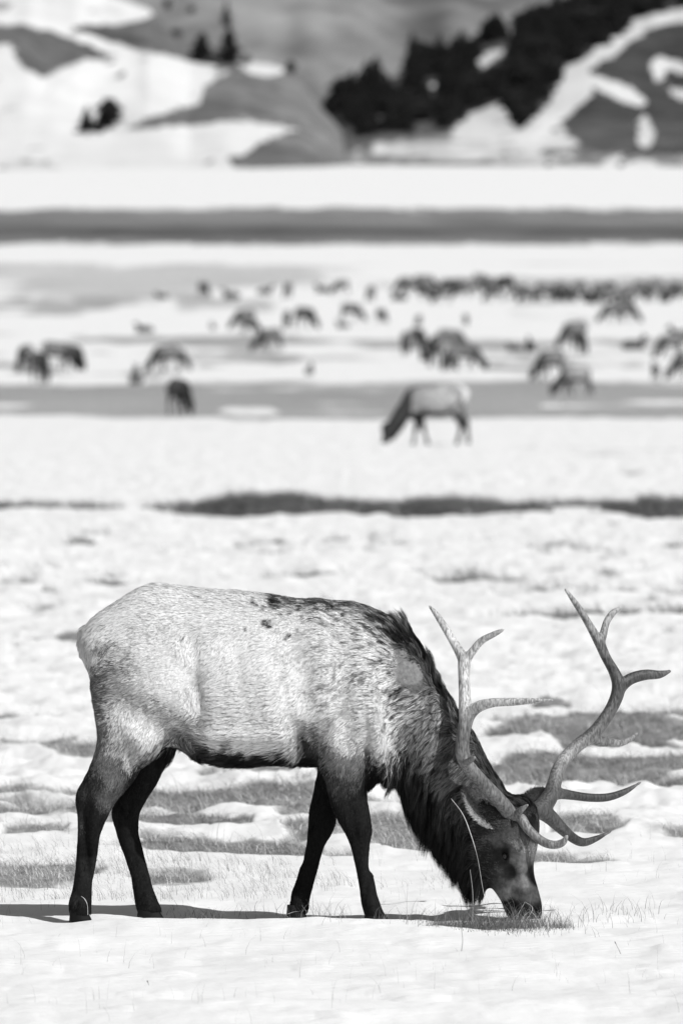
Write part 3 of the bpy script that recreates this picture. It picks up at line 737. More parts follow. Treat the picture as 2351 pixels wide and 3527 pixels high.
FARA = [
 [(1222,1868,.04,17),(1243,1858,.09,19),(1262,1834,.14,18),(1273,1806,.19,15),(1282,1775,.23,14),(1299,1747,.28,14),(1330,1717,.34,14),(1362,1694,.39,14.5),(1391,1660,.43,13.5),(1415,1620,.46,13.5),(1425,1583,.47,14),(1416,1553,.47,11.5),(1395,1515,.46,10),(1380,1480,.45,11)],
 [(1380,1482,.45,10),(1362,1450,.44,8.5),(1338,1410,.42,7),(1318,1381,.40,5),(1300,1356,.38,1.6)],
 [(1382,1480,.45,8.5),(1389,1462,.46,7.5),(1397,1434,.48,6.5),(1411,1414,.50,6),(1428,1402,.52,2)],
 [(1424,1590,.47,12),(1451,1567,.50,12),(1487,1557,.53,11),(1520,1557,.57,8),(1547,1549,.60,1.6)],
 [(1362,1700,.39,12),(1380,1709,.42,11),(1403,1712,.46,9),(1427,1715,.50,7),(1451,1707,.54,5),(1469,1693,.58,1.6)],
 [(1268,1826,.15,14),(1290,1827,.20,11),(1318,1832,.25,9.5),(1358,1838,.31,9),(1399,1838,.37,8.5),(1439,1826,.43,6.5),(1477,1805,.49,1.6)],
 [(1238,1862,.08,17),(1262,1878,.12,16),(1288,1904,.17,13),(1318,1930,.21,10),(1342,1940,.25,8.5),(1372,1932,.30,6),(1407,1916,.36,1.5)]]
def antler_mesh(curves, name, h=0.0055):
    allp = np.array([(wx(a), y, wz(b)) for c in curves for a, b, y, r in c])
    f = Field(allp.min(0)-0.06, allp.max(0)+0.06, h)
    rr = np.random.default_rng(3)
    for c in curves:
        P = crom([(wx(a), y, wz(b), r*K) for a, b, y, r in c], 7)
        for i in range(len(P)-1):
            f.cone(P[i, :3], P[i+1, :3], max(P[i, 3]-.0024, .0036), max(P[i+1, 3]-.0024, .0036), 0.013)
    # the knobbly burr round the base
    b0 = np.array([wx(curves[0][0][0]), curves[0][0][2], wz(curves[0][0][1])]); b1 = np.array([wx(curves[0][1][0]), curves[0][1][2], wz(curves[0][1][1])])
    ax = (b1-b0)/np.linalg.norm(b1-b0); p = np.cross(ax, (0, 0, 1.)); p /= np.linalg.norm(p); q = np.cross(ax, p)
    for k in range(16):
        a = k*2*PI/16; c = b0+ax*0.004+(p*math.cos(a)+q*math.sin(a))*0.034
        f.cone(c, c+ax*0.003, .007+.003*rr.random(), .006, .006)
    V, Q = surface_nets(f.F, f.lo, h)
    return V, Q, f

def mat_antler():
    m = bpy.data.materials.new('antler_bone'); m.use_nodes = True
    n = m.node_tree; L = n.links; p = n.nodes['Principled BSDF']
    tc = n.nodes.new('ShaderNodeTexCoord')
    def noise(sc, s, det):
        mp = n.nodes.new('ShaderNodeMapping'); mp.inputs['Scale'].default_value = sc
        L.new(tc.outputs['Object'], mp.inputs['Vector'])
        t = n.nodes.new('ShaderNodeTexNoise'); t.inputs['Scale'].default_value = s; t.inputs['Detail'].default_value = det
        L.new(mp.outputs[0], t.inputs['Vector']); return t.outputs['Fac']
    a = noise((1, 1, .28), 120, 5); b = noise((1, 1, 1), 9, 3)
    at = n.nodes.new('ShaderNodeAttribute'); at.attribute_name = 'col'
    mr = n.nodes.new('ShaderNodeMapRange'); mr.inputs['From Min'].default_value = .36; mr.inputs['From Max'].default_value = .62
    mr.inputs['To Min'].default_value = .42; mr.inputs['To Max'].default_value = 1.15
    L.new(a, mr.inputs['Value'])
    mr2 = n.nodes.new('ShaderNodeMapRange'); mr2.inputs['From Min'].default_value = .35; mr2.inputs['From Max'].default_value = .65
    mr2.inputs['To Min'].default_value = .7; mr2.inputs['To Max'].default_value = 1.25
    L.new(b, mr2.inputs['Value'])
    m1 = n.nodes.new('ShaderNodeMath'); m1.operation = 'MULTIPLY'; L.new(mr.outputs[0], m1.inputs[0]); L.new(at.outputs['Fac'], m1.inputs[1])
    m2 = n.nodes.new('ShaderNodeMath'); m2.operation = 'MULTIPLY'; L.new(m1.outputs[0], m2.inputs[0]); L.new(mr2.outputs[0], m2.inputs[1])
    L.new(m2.outputs[0], p.inputs['Base Color'])
    p.inputs['Roughness'].default_value = .48; p.inputs['Specular IOR Level'].default_value = .4
    bp = n.nodes.new('ShaderNodeBump'); bp.inputs['Strength'].default_value = .6; bp.inputs['Distance'].default_value = .009
    L.new(a, bp.inputs['Height']); L.new(bp.outputs[0], p.inputs['Normal'])
    return m

M_skin = mat_attr('elk_undercoat', 'col', .85, .05, .3, 60)
M_fur = mat_attr('elk_fur', 'col', .75, .09)
M_ant = mat_antler()
M_hoof = mat_plain('hoof_horn', .008, .6, .15, .3, 40)
M_eye = mat_plain('wet_eye', .005, .16, .45)

def laplace(V, Q, it=2, lam=.5):
    n = len(V)
    for _ in range(it):
        acc = np.zeros_like(V); cn = np.zeros(n)
        for k in range(4):
            a, b = Q[:, k], Q[:, (k+1) % 4]
            for c in range(3):
                acc[:, c] += np.bincount(a, V[b, c], n)+np.bincount(b, V[a, c], n)
            cn += np.bincount(a, minlength=n)+np.bincount(b, minlength=n)
        V = V+lam*(acc/np.maximum(cn, 1)[:, None]-V)
    return V

def vnormals(V, Q):
    fn = np.cross(V[Q[:, 2]]-V[Q[:, 0]], V[Q[:, 3]]-V[Q[:, 1]])
    N = np.zeros_like(V)
    for k in range(4):
        for c in range(3):
            N[:, c] += np.bincount(Q[:, k], fn[:, c], len(V))
    return N/np.maximum(np.linalg.norm(N, axis=1), 1e-12)[:, None], np.linalg.norm(fn, axis=1)/2

def build_hair(V, Q, NV, area, count, root_off):
    r = np.random.default_rng(5)
    ctr = V[Q].mean(1)
    u = ctr[:, 0]/K+784; v = 2107-ctr[:, 2]/K
    al, cx, cz, ln = coat(u, v, ctr[:, 1])
    dens = area/np.clip(ln, .008, .07)**0.7
    farside = ctr[:, 1] > 0.1
    dens = dens*np.where(farside, .45, 1.0)
    dens = dens*(1-0.0*farside)*(v < 2094)
    pick = r.choice(len(Q), count, p=dens/dens.sum())
    a, b = r.random(count), r.random(count)
    q = Q[pick]
    w4 = np.stack([(1-a)*(1-b), a*(1-b), a*b, (1-a)*b], -1)
    P = (V[q]*w4[..., None]).sum(1); N = (NV[q]*w4[..., None]).sum(1); N /= np.linalg.norm(N, axis=1)[:, None]
    u = P[:, 0]/K+784; v = 2107-P[:, 2]/K
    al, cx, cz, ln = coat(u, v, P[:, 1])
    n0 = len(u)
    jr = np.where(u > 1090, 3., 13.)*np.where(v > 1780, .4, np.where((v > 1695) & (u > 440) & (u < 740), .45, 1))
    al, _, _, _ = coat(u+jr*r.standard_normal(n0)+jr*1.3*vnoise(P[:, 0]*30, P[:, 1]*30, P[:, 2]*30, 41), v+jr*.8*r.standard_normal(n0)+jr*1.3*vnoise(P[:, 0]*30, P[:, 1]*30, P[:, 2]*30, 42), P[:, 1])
    ln = np.where((u < 880) & (v < 1700), ln*.78, ln); ln = np.where(ln > .068, ln*1.25, ln)
    al = np.where(al > .25, .25+(al-.25)*2.3, al)
    al = np.where((al < .12) & (u < 1090), al*(.38+.62*sstep(.06, .12, al)), al)
    al = np.where((u > 1090) & (v > 1890), al*(.75+.75*sstep(.1, .3, al)), al)
    # keep the socket of the eye clear
    keep = (((u-1157+.35*(v-1963))/9)**2+((v-1963)/13)**2 > 1) | (P[:, 1] > 0)
    P, N, u, v, al, cx, cz, ln = [k_[keep] for k_ in (P, N, u, v, al, cx, cz, ln)]
    n = len(P)
    # wandering flow
    sw = 0.55*fbm(P[:, 0]*9, P[:, 1]*9, P[:, 2]*9, 3, 2)+0.35*vnoise(P[:, 0]*38, P[:, 1]*38, P[:, 2]*38, 8)+0.16*r.standard_normal(n)
    c, s = np.cos(sw), np.sin(sw)
    d = np.stack([cx*c-cz*s, 0.04*r.standard_normal(n), cx*s+cz*c], -1)
    d = d-N*(d*N).sum(1)[:, None]; d /= np.maximum(np.linalg.norm(d, axis=1), 1e-6)[:, None]
    sd_ = np.cross(d, N)
    th = np.arctan2(d[:, 2], d[:, 0]); stk = 0; wt = 0
    for kd, deg in enumerate((110, 150, 195, 225, 250, 268)):
        ra = math.radians(deg); wk = np.clip(np.cos(th-ra), 0, 1)**24+1e-6
        al_ = P[:, 0]*math.cos(ra)+P[:, 2]*math.sin(ra); ac_ = -P[:, 0]*math.sin(ra)+P[:, 2]*math.cos(ra)
        stk = stk+wk*(vnoise(al_*26, ac_*95, P[:, 1]*60, 50+kd)+.7*vnoise(al_*11, ac_*42, P[:, 1]*30, 60+kd)); wt = wt+wk
    stk = stk/wt
    # clump: roots in the same little cell lean together
    cl = vnoise(P[:, 0]*70, P[:, 1]*70, P[:, 2]*70, 21)
    long_ = sstep(.045, .075, ln)
    lift = np.radians(13+8*cl+5*r.standard_normal(n)+10*long_)
    L = ln*(0.75+0.5*r.random(n))*(1+0.25*vnoise(P[:, 0]*25, P[:, 1]*25, P[:, 2]*25, 31))
    hang = sstep(1700, 1790, v)*long_+sstep(1690, 1740, v)*(u < 760)*(ln > .03)*0.7
    R0 = P-N*0.002+N*root_off
    g = np.zeros((n, 3)); g[:, 2] = -1
    mid = R0+(d*np.cos(lift)[:, None]+N*np.sin(lift)[:, None])*(L*0.55)[:, None]+g*(0.10*L*hang)[:, None]
    l2 = lift*0.25-0.05
    tip = mid+(d*np.cos(l2)[:, None]+N*np.sin(l2)[:, None]+sd_*(0.25*cl)[:, None])*(L*0.45)[:, None]+g*(0.30*L*hang)[:, None]
    for cs, wgt, sel in ((.013, .55, ln < .03), (.019, .6, (ln >= .03) & (ln < .048)), (.032, .8, ln >= .048)):
        I = np.where(sel)[0]
        if not len(I): continue
        Pj = P[I]+.008*np.stack([vnoise(P[I, 0]*60, P[I, 1]*60, P[I, 2]*60, 90+j) for j in range(3)], -1)
        c3 = np.floor(Pj/cs).astype(np.int64)
        c3 = c3+2000; key = (c3[:, 0]*8192+c3[:, 1])*8192+c3[:, 2]
        _, inv = np.unique(key, return_inverse=True); cn = np.bincount(inv)
        for A_, wg in ((tip, wgt), (mid, wgt*.45)):
            mt = np.stack([np.bincount(inv, A_[I, j])/cn for j in range(3)], -1)[inv]
            ext = (d[I]*(.35*L[I]*(r.random(len(cn))[inv]-.3))[:, None]) if A_ is tip else 0
            A_[I] = A_[I]*(1-wg)+mt*wg+ext
    wd = (0.0011+0.018*np.clip(ln, .008, .06)*(.7+.6*r.random(n)))*np.where(ln > .06, .8, 1)
    tw = r.normal(0, .35, n)
    sv = sd_*np.cos(tw)[:, None]+N*np.sin(tw)[:, None]
    sv = sv*wd[:, None]
    VV = np.stack([R0-sv*.5, R0+sv*.5, mid+sv*.42, mid-sv*.42, tip], 1).reshape(-1, 3)
    base = np.arange(n)*5
    Fq = np.stack([base, base+1, base+2, base+3], -1); Ft = np.stack([base+3, base+2, base+4], -1)
    # shading normals: mostly the body's own, bent with the hair
    Nm = N*0.80+d*(-0.10)+sd_*(0.22*cl+0.22*r.standard_normal(n))[:, None]*1.0+N*0
    Nr = Nm+d*0.25; Nt = Nm-d*0.15
    NN = np.stack([Nr, Nr, Nm, Nm, Nt], 1).reshape(-1, 3); NN /= np.linalg.norm(NN, axis=1)[:, None]
    tick = r.random(n)
    # dark-tipped ticking, heavier over shoulders and back
    tk = np.clip(.04+.30*sstep(560, 900, u)*sstep(1700, 1400, v)+.18*(al < .3), 0, .5)
    rough_ = .13+.35*sstep(560, 860, u)*sstep(1720, 1500, v)*(u < 930)+.25*(u >= 880)+.12*(al < .12)+.12*(v > 1800)
    rough_ = np.where((u > 1090) & (v > 1880), .08+.30*sstep(1990, 1960, v)*sstep(1165, 1185, u), rough_)
    var = np.exp(.2*r.standard_normal(n)+.2*cl+rough_*1.6*np.minimum(stk, .35)+0.25*vnoise(P[:, 0]*16, P[:, 1]*16, P[:, 2]*16, 77))
    c0 = al*np.where(al > .3, 1.22, 1)*var*np.where(tick < tk, .35, 1.0)
    # dark tufts on the back (old wounds)
    for (tu, tv, tr) in ((634, 1384, 15), (646, 1392, 10), (618, 1427, 12), (626, 1431, 9), (667, 1453, 8), (660, 1460, 5), (590, 1384, 7), (598, 1390, 5), (612, 1398, 5), (650, 1412, 5), (672, 1405, 6), (690, 1398, 5), (702, 1414, 4), (735, 1400, 6), (760, 1398, 7), (640, 1440, 4), (724, 1420, 4), (800, 1408, 6), (575, 1440, 4), (690, 1440, 4), (786, 1525, 7), (935, 1478, 24), (905, 1590, 9), (908, 1640, 8), (432, 1520, 7), (422, 1462, 5)):
        k_ = np.exp(-(((u-tu+7*stk)**2+(v-tv+5*cl)**2)/tr**2)**2)*(P[:, 1] < 0.1)
        c0 = c0*(1-k_)+.015*k_
    ke = np.exp(-((((u-1158)/13)**2+((v-1965)/17)**2)**2))*(P[:, 1] < 0); c0 = c0*(1-ke)+.012*ke
    km = np.exp(-(((v-2092-(u-1165)*-.9)/4.5)**2))*((u > 1158) & (u < 1186) & (v > 2066) & (v < 2098)); c0 = c0*(1-.85*km)
    kn = np.exp(-((((u-1229)/8)**2+((v-2096)/6)**2)**2)); c0 = c0*(1-.8*kn)
    c0 = np.clip(c0, .008, .84)
    c0 = c0*np.where(stk < -.30, np.clip(1-(rough_-.08)*1.6, .25, 1), 1)
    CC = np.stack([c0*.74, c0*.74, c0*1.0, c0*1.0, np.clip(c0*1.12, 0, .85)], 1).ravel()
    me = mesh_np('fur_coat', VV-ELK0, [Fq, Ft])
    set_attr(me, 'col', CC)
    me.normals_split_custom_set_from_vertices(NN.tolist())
    return me

COATX = 1
ELK0 = np.array([wx(520), 0.0, 0.0])
HB = 0.0085
Vb, Qb = elk_body_data(HB)
Vb = laplace(Vb, Qb, 2, .45)
Nb, Ab = vnormals(Vb, Qb)
elk = bpy.data.objects.new('bull_elk', None); COL.objects.link(elk); elk.location = Vector(ELK0)
tag(elk, 'large bull elk with branching antlers grazing in the foreground snow, head down to the right', 'elk')
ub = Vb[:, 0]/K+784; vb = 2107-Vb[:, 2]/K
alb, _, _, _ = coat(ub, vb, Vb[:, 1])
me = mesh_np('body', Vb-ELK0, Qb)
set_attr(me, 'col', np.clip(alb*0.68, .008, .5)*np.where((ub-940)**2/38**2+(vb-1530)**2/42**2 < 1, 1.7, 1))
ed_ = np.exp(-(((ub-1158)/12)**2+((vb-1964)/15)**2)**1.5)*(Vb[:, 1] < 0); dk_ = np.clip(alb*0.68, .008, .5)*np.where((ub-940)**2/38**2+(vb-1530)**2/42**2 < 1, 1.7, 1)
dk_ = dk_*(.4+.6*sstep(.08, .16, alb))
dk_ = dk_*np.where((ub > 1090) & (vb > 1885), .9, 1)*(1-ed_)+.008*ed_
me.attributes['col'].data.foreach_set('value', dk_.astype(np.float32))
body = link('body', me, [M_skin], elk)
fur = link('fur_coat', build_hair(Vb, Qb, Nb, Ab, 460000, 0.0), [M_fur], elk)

for nm, cur in (('antler', NEAR), ('antler', FARA)):
    V, Q, f = antler_mesh(cur, nm)
    V = laplace(V, Q, 1, .4)
    me = mesh_np(nm, V-ELK0, Q)
    u_, v_ = V[:, 0]/K+784, 2107-V[:, 2]/K
    # stained dark near the base and mid beam, polished pale at tine ends
    if cur is NEAR:
        c = .24+.28*sstep(1710, 1590, v_)-.10*np.exp(-((v_-1690)/50)**2)
        c = c-.08*sstep(1720, 1800, v_)*sstep(1200, 1190, u_)
    else:
        c = .085+.24*np.exp(-((v_-1740)/42)**2)+.20*sstep(1540, 1450, v_)-.02*(u_ > 1300)*(v_ > 1800)
    tips = np.zeros(len(V))
    for t in cur[1:]:
        p = np.array([wx(t[-1][0]), t[-1][2], wz(t[-1][1])])
        tips = np.maximum(tips, np.exp(-(np.linalg.norm(V-p, axis=1)/.05)**2))
    c = c+tips*(.10 if cur is NEAR else .10)
    set_attr(me, 'col', np.clip(c, .06, .75))
    o = link('antler', me, [M_ant], elk)
    tag(o, 'pale near antler with three top tines' if cur is NEAR else 'darker far antler with six tines')

# ---------- ears
def ear_mesh(base, tip, wid, nrm, cup=.03):
    """a leaf-shaped cup with thickness; base, tip points, wid half width, nrm opening direction"""
    base = np.array(base); tip = np.array(tip); ax = tip-base; L = np.linalg.norm(ax); ax /= L
    n = np.array(nrm, float); n -= ax*(n@ax); n /= np.linalg.norm(n); s = np.cross(ax, n)
    V = []; nu, nv = 15, 18
    for side in (0, 1):
        for j in range(nv+1):
            t = j/nv; wdt = wid*(math.sin(PI*min(1, t*0.92+0.07))**.6)*(1-.15*t)
            for i in range(nu):
                a = (i/(nu-1)*2-1)
                dep = cup*(1-a*a)*math.sin(PI*min(1, .2+.75*t))
                p = base+ax*L*t+s*a*wdt-n*dep-n*(0.007*side*(1-a*a*.8)*(1-t*.7))
                V.append(p)
    m = (nv+1)*nu; F = []
    for j in range(nv):
        for i in range(nu-1):
            a = j*nu+i; F.append((a, a+1, a+nu+1, a+nu)); F.append((m+a+nu, m+a+nu+1, m+a+1, m+a))
    for j in range(nv):
        for i in (0, nu-1):
            a = j*nu+i; F.append((a, a+nu, m+a+nu, m+a))
    for i in range(nu-1):
        a = nv*nu+i; F.append((a, a+1, m+a+1, m+a))
    return np.array(V), np.array(F), (base, ax, L, n, s)
M_ear = mat_attr('ear_skin', 'col', .8, .1, .35, 90)
def make_ear(base, tip, wid, nrm, inner, outer, seed):
    V, F, (b, ax, L, n, s) = ear_mesh(base, tip, wid, nrm)
    m = len(V)//2
    t = ((V-b)@ax)/L; a = ((V-b)@s)/wid
    col = np.where(np.arange(len(V)) < m, inner*(.30+.9*np.abs(a)**1.1), outer)
    r = np.random.default_rng(seed)
    # hairs round the rim and inside
    N_ = 3600
    idx = r.integers(0, m, N_)
    P = V[idx]+r.normal(0, .0025, (N_, 3))
    aa = a[idx]
    d = ax[None]*.8+s[None]*(aa*.5)[:, None]+n[None]*(.35*r.random(N_))[:, None]+r.normal(0, .22, (N_, 3))
    d /= np.linalg.norm(d, axis=1)[:, None]
    Ln = .010+.012*r.random(N_)
    sv = np.cross(d, n); sv = sv/np.linalg.norm(sv, axis=1)[:, None]*.0012
    HV = np.stack([P-sv, P+sv, P+d*Ln[:, None]], 1).reshape(-1, 3)
    k = np.arange(N_)*3+len(V)
    hc = np.clip(np.repeat(inner*(.35+.9*np.abs(aa)**1.2)*np.exp(.3*r.standard_normal(N_)), 3), .01, .7)
    me = mesh_np('ear', np.concatenate([V, HV])-ELK0, [F, np.stack([k, k+1, k+2], -1)])
    set_attr(me, 'col', np.concatenate([col, hc]))
    return link('ear', me, [M_ear], elk)
make_ear((wx(1142), -.120, wz(1892)), (wx(1066), -.20, wz(1812)), .066, (.30, -1, .30), .30, .12, 1)
make_ear((wx(1196), .07, wz(1858)), (wx(1246), .19, wz(1818)), .040, (.1, 1, .1), .04, .03, 2)

def uvsphere(c, r, nu=20, nv=14):
    V = []; F = []
    for j in range(nv+1):
        th = PI*j/nv
        for i in range(nu):
            ph = 2*PI*i/nu
            V.append((c[0]+r[0]*math.sin(th)*math.cos(ph), c[1]+r[1]*math.sin(th)*math.sin(ph), c[2]+r[2]*math.cos(th)))
    for j in range(nv):
        for i in range(nu):
            F.append((j*nu+i, (j+1)*nu+i, (j+1)*nu+(i+1) % nu, j*nu+(i+1) % nu))
    return np.array(V), np.array(F)
for yy in (-.108, .085):
    V, F = uvsphere((wx(1157), yy, wz(1963)), (.015, .013, .019))
    link('eye', mesh_np('eye', V-ELK0, F), [M_eye], elk)

# ---------- hooves: two toes each
def hoof(u0, u1, v1, y):
    V = []; F = []
    x0, x1 = float(wx(u0)), float(wx(u1)); zt = float(wz(v1-26)); zb = -0.025
    for sgn in (-1, 1):
        yc = y+sgn*.021; b = len(V); n = 12; rows = 5
        for j in range(rows):
            t = j/(rows-1)
            z = zt+(zb-zt)*t
            xl = x0+(x1-x0)*(.06*(1-t)); xr = x1-(x1-x0)*.38*(1-t)
            hw = .018+.006*t
            for i in range(n):
                a = 2*PI*i/n
                V.append(((xl+xr)/2+(xr-xl)/2*math.cos(a)*(1 if math.cos(a) < 0 else 1.0), yc+hw*math.sin(a)*(1-.45*max(0, math.cos(a))), z))
        for j in range(rows-1):
            for i in range(n):
                F.append((b+j*n+i, b+(j+1)*n+i, b+(j+1)*n+(i+1) % n, b+j*n+(i+1) % n))
        b2 = len(V); V.append(((x0+x1)/2, yc, zt)); V.append(((x0+x1)/2, yc, zb))
        for i in range(n):
            F.append((b+i, b+(i+1) % n, b2, b2)); F.append((b+(rows-1)*n+(i+1) % n, b+(rows-1)*n+i, b2+1, b2+1))
    V = np.array(V); Fq = [f for f in F if len(set(f)) == 4]; Ft = [f[:3] for f in F if len(set(f)) == 3]
    return link('hoof', mesh_np('hoof', V-ELK0, [np.array(Fq), np.array(Ft)]), [M_hoof], elk)
hoof(160, 216, 2100, -.12); hoof(313, 380, 2104, .12); hoof(656, 711, 2107, .10); hoof(835, 899, 2112, -.10)

# ------------------------------------------------------------------ the herd behind
def herd_mesh(kind, pale=False):
    h = 0.028
    if kind == 'graze':
        f = elk_field(h, bumps=False)
        f.cone((wx(848), 0, wz(1740)), (wx(846), 0, wz(1780)), .06, .03, .05)
        f.cone((wx(1130), -.08, wz(1870)), (wx(1090), -.2, wz(1830)), .03, .02, .02)
        f.cone((wx(1140), .08, wz(1870)), (wx(1120), .2, wz(1830)), .03, .02, .02)
        V, Q = surface_nets(f.F, f.lo, h)
        c, _, _, _ = coat(V[:, 0]/K+784, 2107-V[:, 2]/K, V[:, 1])
    elif kind == 'stand':
        f = elk_field(h, head=False, bumps=False)
        g = Field((wx(140), -.42, -.04), (wx(1290), .42, 2.1), h)
        g.F[:f.F.shape[0], :f.F.shape[1], :f.F.shape[2]] = f.F[:g.F.shape[0], :g.F.shape[1], :g.F.shape[2]]; f = g
        f.cone((wx(900), 0, 1.08), (wx(1050), 0, 1.62), .19, .11, .08)
        f.cone((wx(1050), 0, 1.66), (wx(1180), 0, 1.52), .095, .05, .03)
        for s in (-1, 1): f.cone((wx(1040), s*.06, 1.72), (wx(1015), s*.17, 1.83), .03, .02, .02)
        V, Q = surface_nets(f.F, f.lo, h)
        u = V[:, 0]/K+784; c, _, _, _ = coat(np.minimum(u, 900), 2107-V[:, 2]/K, V[:, 1])
        c = np.where((u > 915), .05, c)
    else:  # lying
        f = Field((-1.3, -.45, -.04), (1.1, .45, 1.5), h)
        f.ell((-.35, 0, .33), (.78, .31, .35), .05); f.ell((-.75, -.1, .25), (.35, .3, .27), .05)
        f.cone((.15, 0, .35), (.45, 0, .85), .24, .12, .08); f.cone((.45, 0, .92), (.68, 0, .80), .09, .05, .03)
        for s in (-1, 1):
            f.cone((.42, s*.05, .97), (.36, s*.17, 1.06), .03, .02, .02); f.cone((.2, s*.15, .12), (.55, s*.12, .06), .07, .045, .03)
            f.cone((-.5, s*.25, .1), (-.1, s*.28, .05), .08, .04, .03)
        V, Q = surface_nets(f.F, f.lo, h)
        c = np.where(V[:, 0] > .12, .05, .3); c = np.where(V[:, 0] < -1.0, .6, c)
    ce = (V.max(0)+V.min(0))/2
    V = V-np.array([ce[0], 0, 0])
    r = c*(.55 if pale else .27)
    if kind == 'graze' and True: r = np.where(V[:, 0]+ce[0] > wx(885), np.minimum(r, .05), r)
    if kind != 'lie':
        r = np.where(V[:, 0] < -0.88, np.maximum(r, .6 if pale else .4)*(V[:, 2] > 1.0)+r*(V[:, 2] <= 1.0), r)
        r = np.where((V[:, 2] < .65), np.minimum(r, .10), r)
    me = mesh_np('far_elk', V, Q)
    set_attr(me, 'col', np.clip(r, .02, .7))
    me.materials.append(M_herd)
    return me
M_herd = mat_attr('herd_coat', 'col', .85, .1, .25, 9)
HERD = {k: herd_mesh(k) for k in ('graze', 'stand', 'lie')}
HERD['near'] = herd_mesh('graze', True)
# u, v of the feet, kind, heading (deg, 0 faces right, 180 faces left, 90 away), scale, label
LIST = [
 (978, 1020, 'near', 184, 1.0, 'nearest background elk, grazing facing left with dark neck and pale rump'),
 (418, 951, 'graze', 296, .80, 'dark elk seen end-on on the grass band, largest animal on the left half'),
 (56, 856, 'graze', 250, .95, 'dark elk seen end-on at far left of the herd'),
 (97, 880, 'graze', 290, .95, 'dark elk just below the leftmost one, neck towards the camera'),
 (140, 850, 'graze', 10, 1.0, 'long elk standing side-on above the leftmost pair'),
 (176, 852, 'graze', 300, .9, 'small elk end-on just right of the long side-on one'),
 (312, 882, 'lie', 90, .9, 'small round dark elk bedded left of the grazing one'),
 (375, 855, 'graze', 205, .95, 'dark-necked elk grazing facing left, left of centre'),
 (408, 850, 'near', 330, .8, 'pale elk tucked behind the left-of-centre grazing elk'),
 (557, 756, 'graze', 195, 1.0, 'upper elk of the pair left of centre, back arched'),
 (580, 770, 'graze', 330, .8, 'slim elk touching the arched elk left of centre'),
 (612, 806, 'graze', 185, .95, 'dark elk grazing facing left below the arched pair'),
 (658, 755, 'graze', 260, .9, 'narrow elk end-on right of the arched pair'),
 (706, 756, 'graze', 318, 1.1, 'dark elk angled to the right, centre of the middle row'),
 (330, 764, 'lie', 170, .8, 'pale bedded elk alone in the left snow field'),
 (488, 756, 'lie', 100, .6, 'tiny pale bedded elk left of the arched pair'),
 (711, 860, 'lie', 80, .62, 'small dark calf bedded alone in the centre snow strip'),
 (812, 738, 'graze', 350, .95, 'side-on elk right of centre in the middle row'),
 (878, 742, 'graze', 300, .75, 'narrow elk at the right end of the centre middle row'),
 (786, 753, 'lie', 180, .6, 'faint bedded elk below the middle row near centre'),
 (930, 815, 'near', 265, .95, 'pale narrow elk at left edge of the tight cluster'),
 (963, 806, 'graze', 300, .95, 'dark elk at the top left of the tight cluster'),
 (998, 842, 'graze', 255, 1.15, 'dark elk in the middle of the tight cluster'),
 (975, 828, 'lie', 250, .8, 'bedded elk filling the left side of the tight cluster'),
 (1042, 812, 'graze', 5, 1.0, 'side-on elk at the top right of the tight cluster'),
 (1075, 850, 'graze', 350, .95, 'elk grazing to the right at the lower right of the cluster'),
 (1034, 852, 'graze', 240, .8, 'dark elk at the bottom of the tight cluster'),
 (960, 750, 'graze', 250, .6, 'faint young elk above the tight cluster'),
 (1070, 748, 'graze', 280, .6, 'faint young elk above and right of the cluster'),
 (1217, 808, 'lie', 260, .95, 'round dark elk bedded right of the cluster'),
 (1180, 806, 'lie', 180, .6, 'faint bedded elk left of the round dark one'),
 (1312, 800, 'graze', 215, 1.15, 'elk grazing facing left, upper one of the right-hand group'),
 (1334, 815, 'graze', 290, .95, 'dark elk end-on at right of the upper grazing elk'),
 (1257, 872, 'graze', 215, .95, 'elk grazing facing left at left of the right-hand group'),
 (1312, 908, 'near', 190, .82, 'elk with pale back grazing left on the grass band edge'),
 (1456, 802, 'lie', 20, .95, 'dark bedded elk facing right in the right-hand snow'),
 (1530, 822, 'graze', 215, .95, 'dark elk near the right edge, neck down to the left'),
 (1566, 812, 'stand', 180, 1.0, 'elk cut off by the right edge, upper one'),
 (1570, 872, 'graze', 200, .9, 'elk cut off by the right edge, lower one'),
 (1503, 877, 'stand', 255, .55, 'small upright dark calf near the right edge'),
 (1400, 741, 'graze', 190, 1.0, 'elk grazing left, left one of the pair beneath the far line'),
 (1444, 741, 'graze', 340, 1.0, 'elk grazing right, right one of the pair beneath the far line'),
 (530, 686, 'lie', 200, 1.0, 'dark far elk bedded left of centre at the far line'),
 (370, 686, 'lie', 180, .7, 'faint far elk bedded at the left end of the far line'),
]
FARLINE = [(925, 668), (957, 664), (1000, 672), (1030, 674), (1046, 672), (1012, 698), (1085, 663), (1106, 660), (1152, 668), (1130, 695), (1222, 680), (1236, 684), (1253, 682), (1272, 688), (1284, 690), (1300, 692), (1318, 686), (1336, 693), (1354, 696), (1396, 690), (1412, 696), (1430, 690), (1440, 700), (1470, 678), (1484, 682), (1500, 686), (1520, 680), (1535, 684), (1550, 680), (1564, 682), (740, 672), (850, 692), (1090, 672), (980, 690),
 (915, 690), (940, 676), (968, 676), (985, 664), (1016, 664), (1058, 684), (1072, 676), (1120, 668), (1140, 662), (1170, 664), (1190, 688), (1244, 692), (1262, 678), (1292, 680), (1308, 696), (1326, 678), (1345, 684), (1366, 690), (1380, 682), (1404, 680), (1422, 704), (1452, 688), (1490, 694), (1510, 672), (1528, 694), (1556, 690), (780, 676), (660, 684), (610, 676), (470, 682), (1210, 696), (1386, 702)]
for i, (u, v) in enumerate(FARLINE):
    LIST.append((u, v, ('graze', 'graze', 'lie', 'graze')[i % 4], (200, 250, 20, 300, 160)[i % 5], .92, 'tiny blurred elk in the farthest line of the herd'))
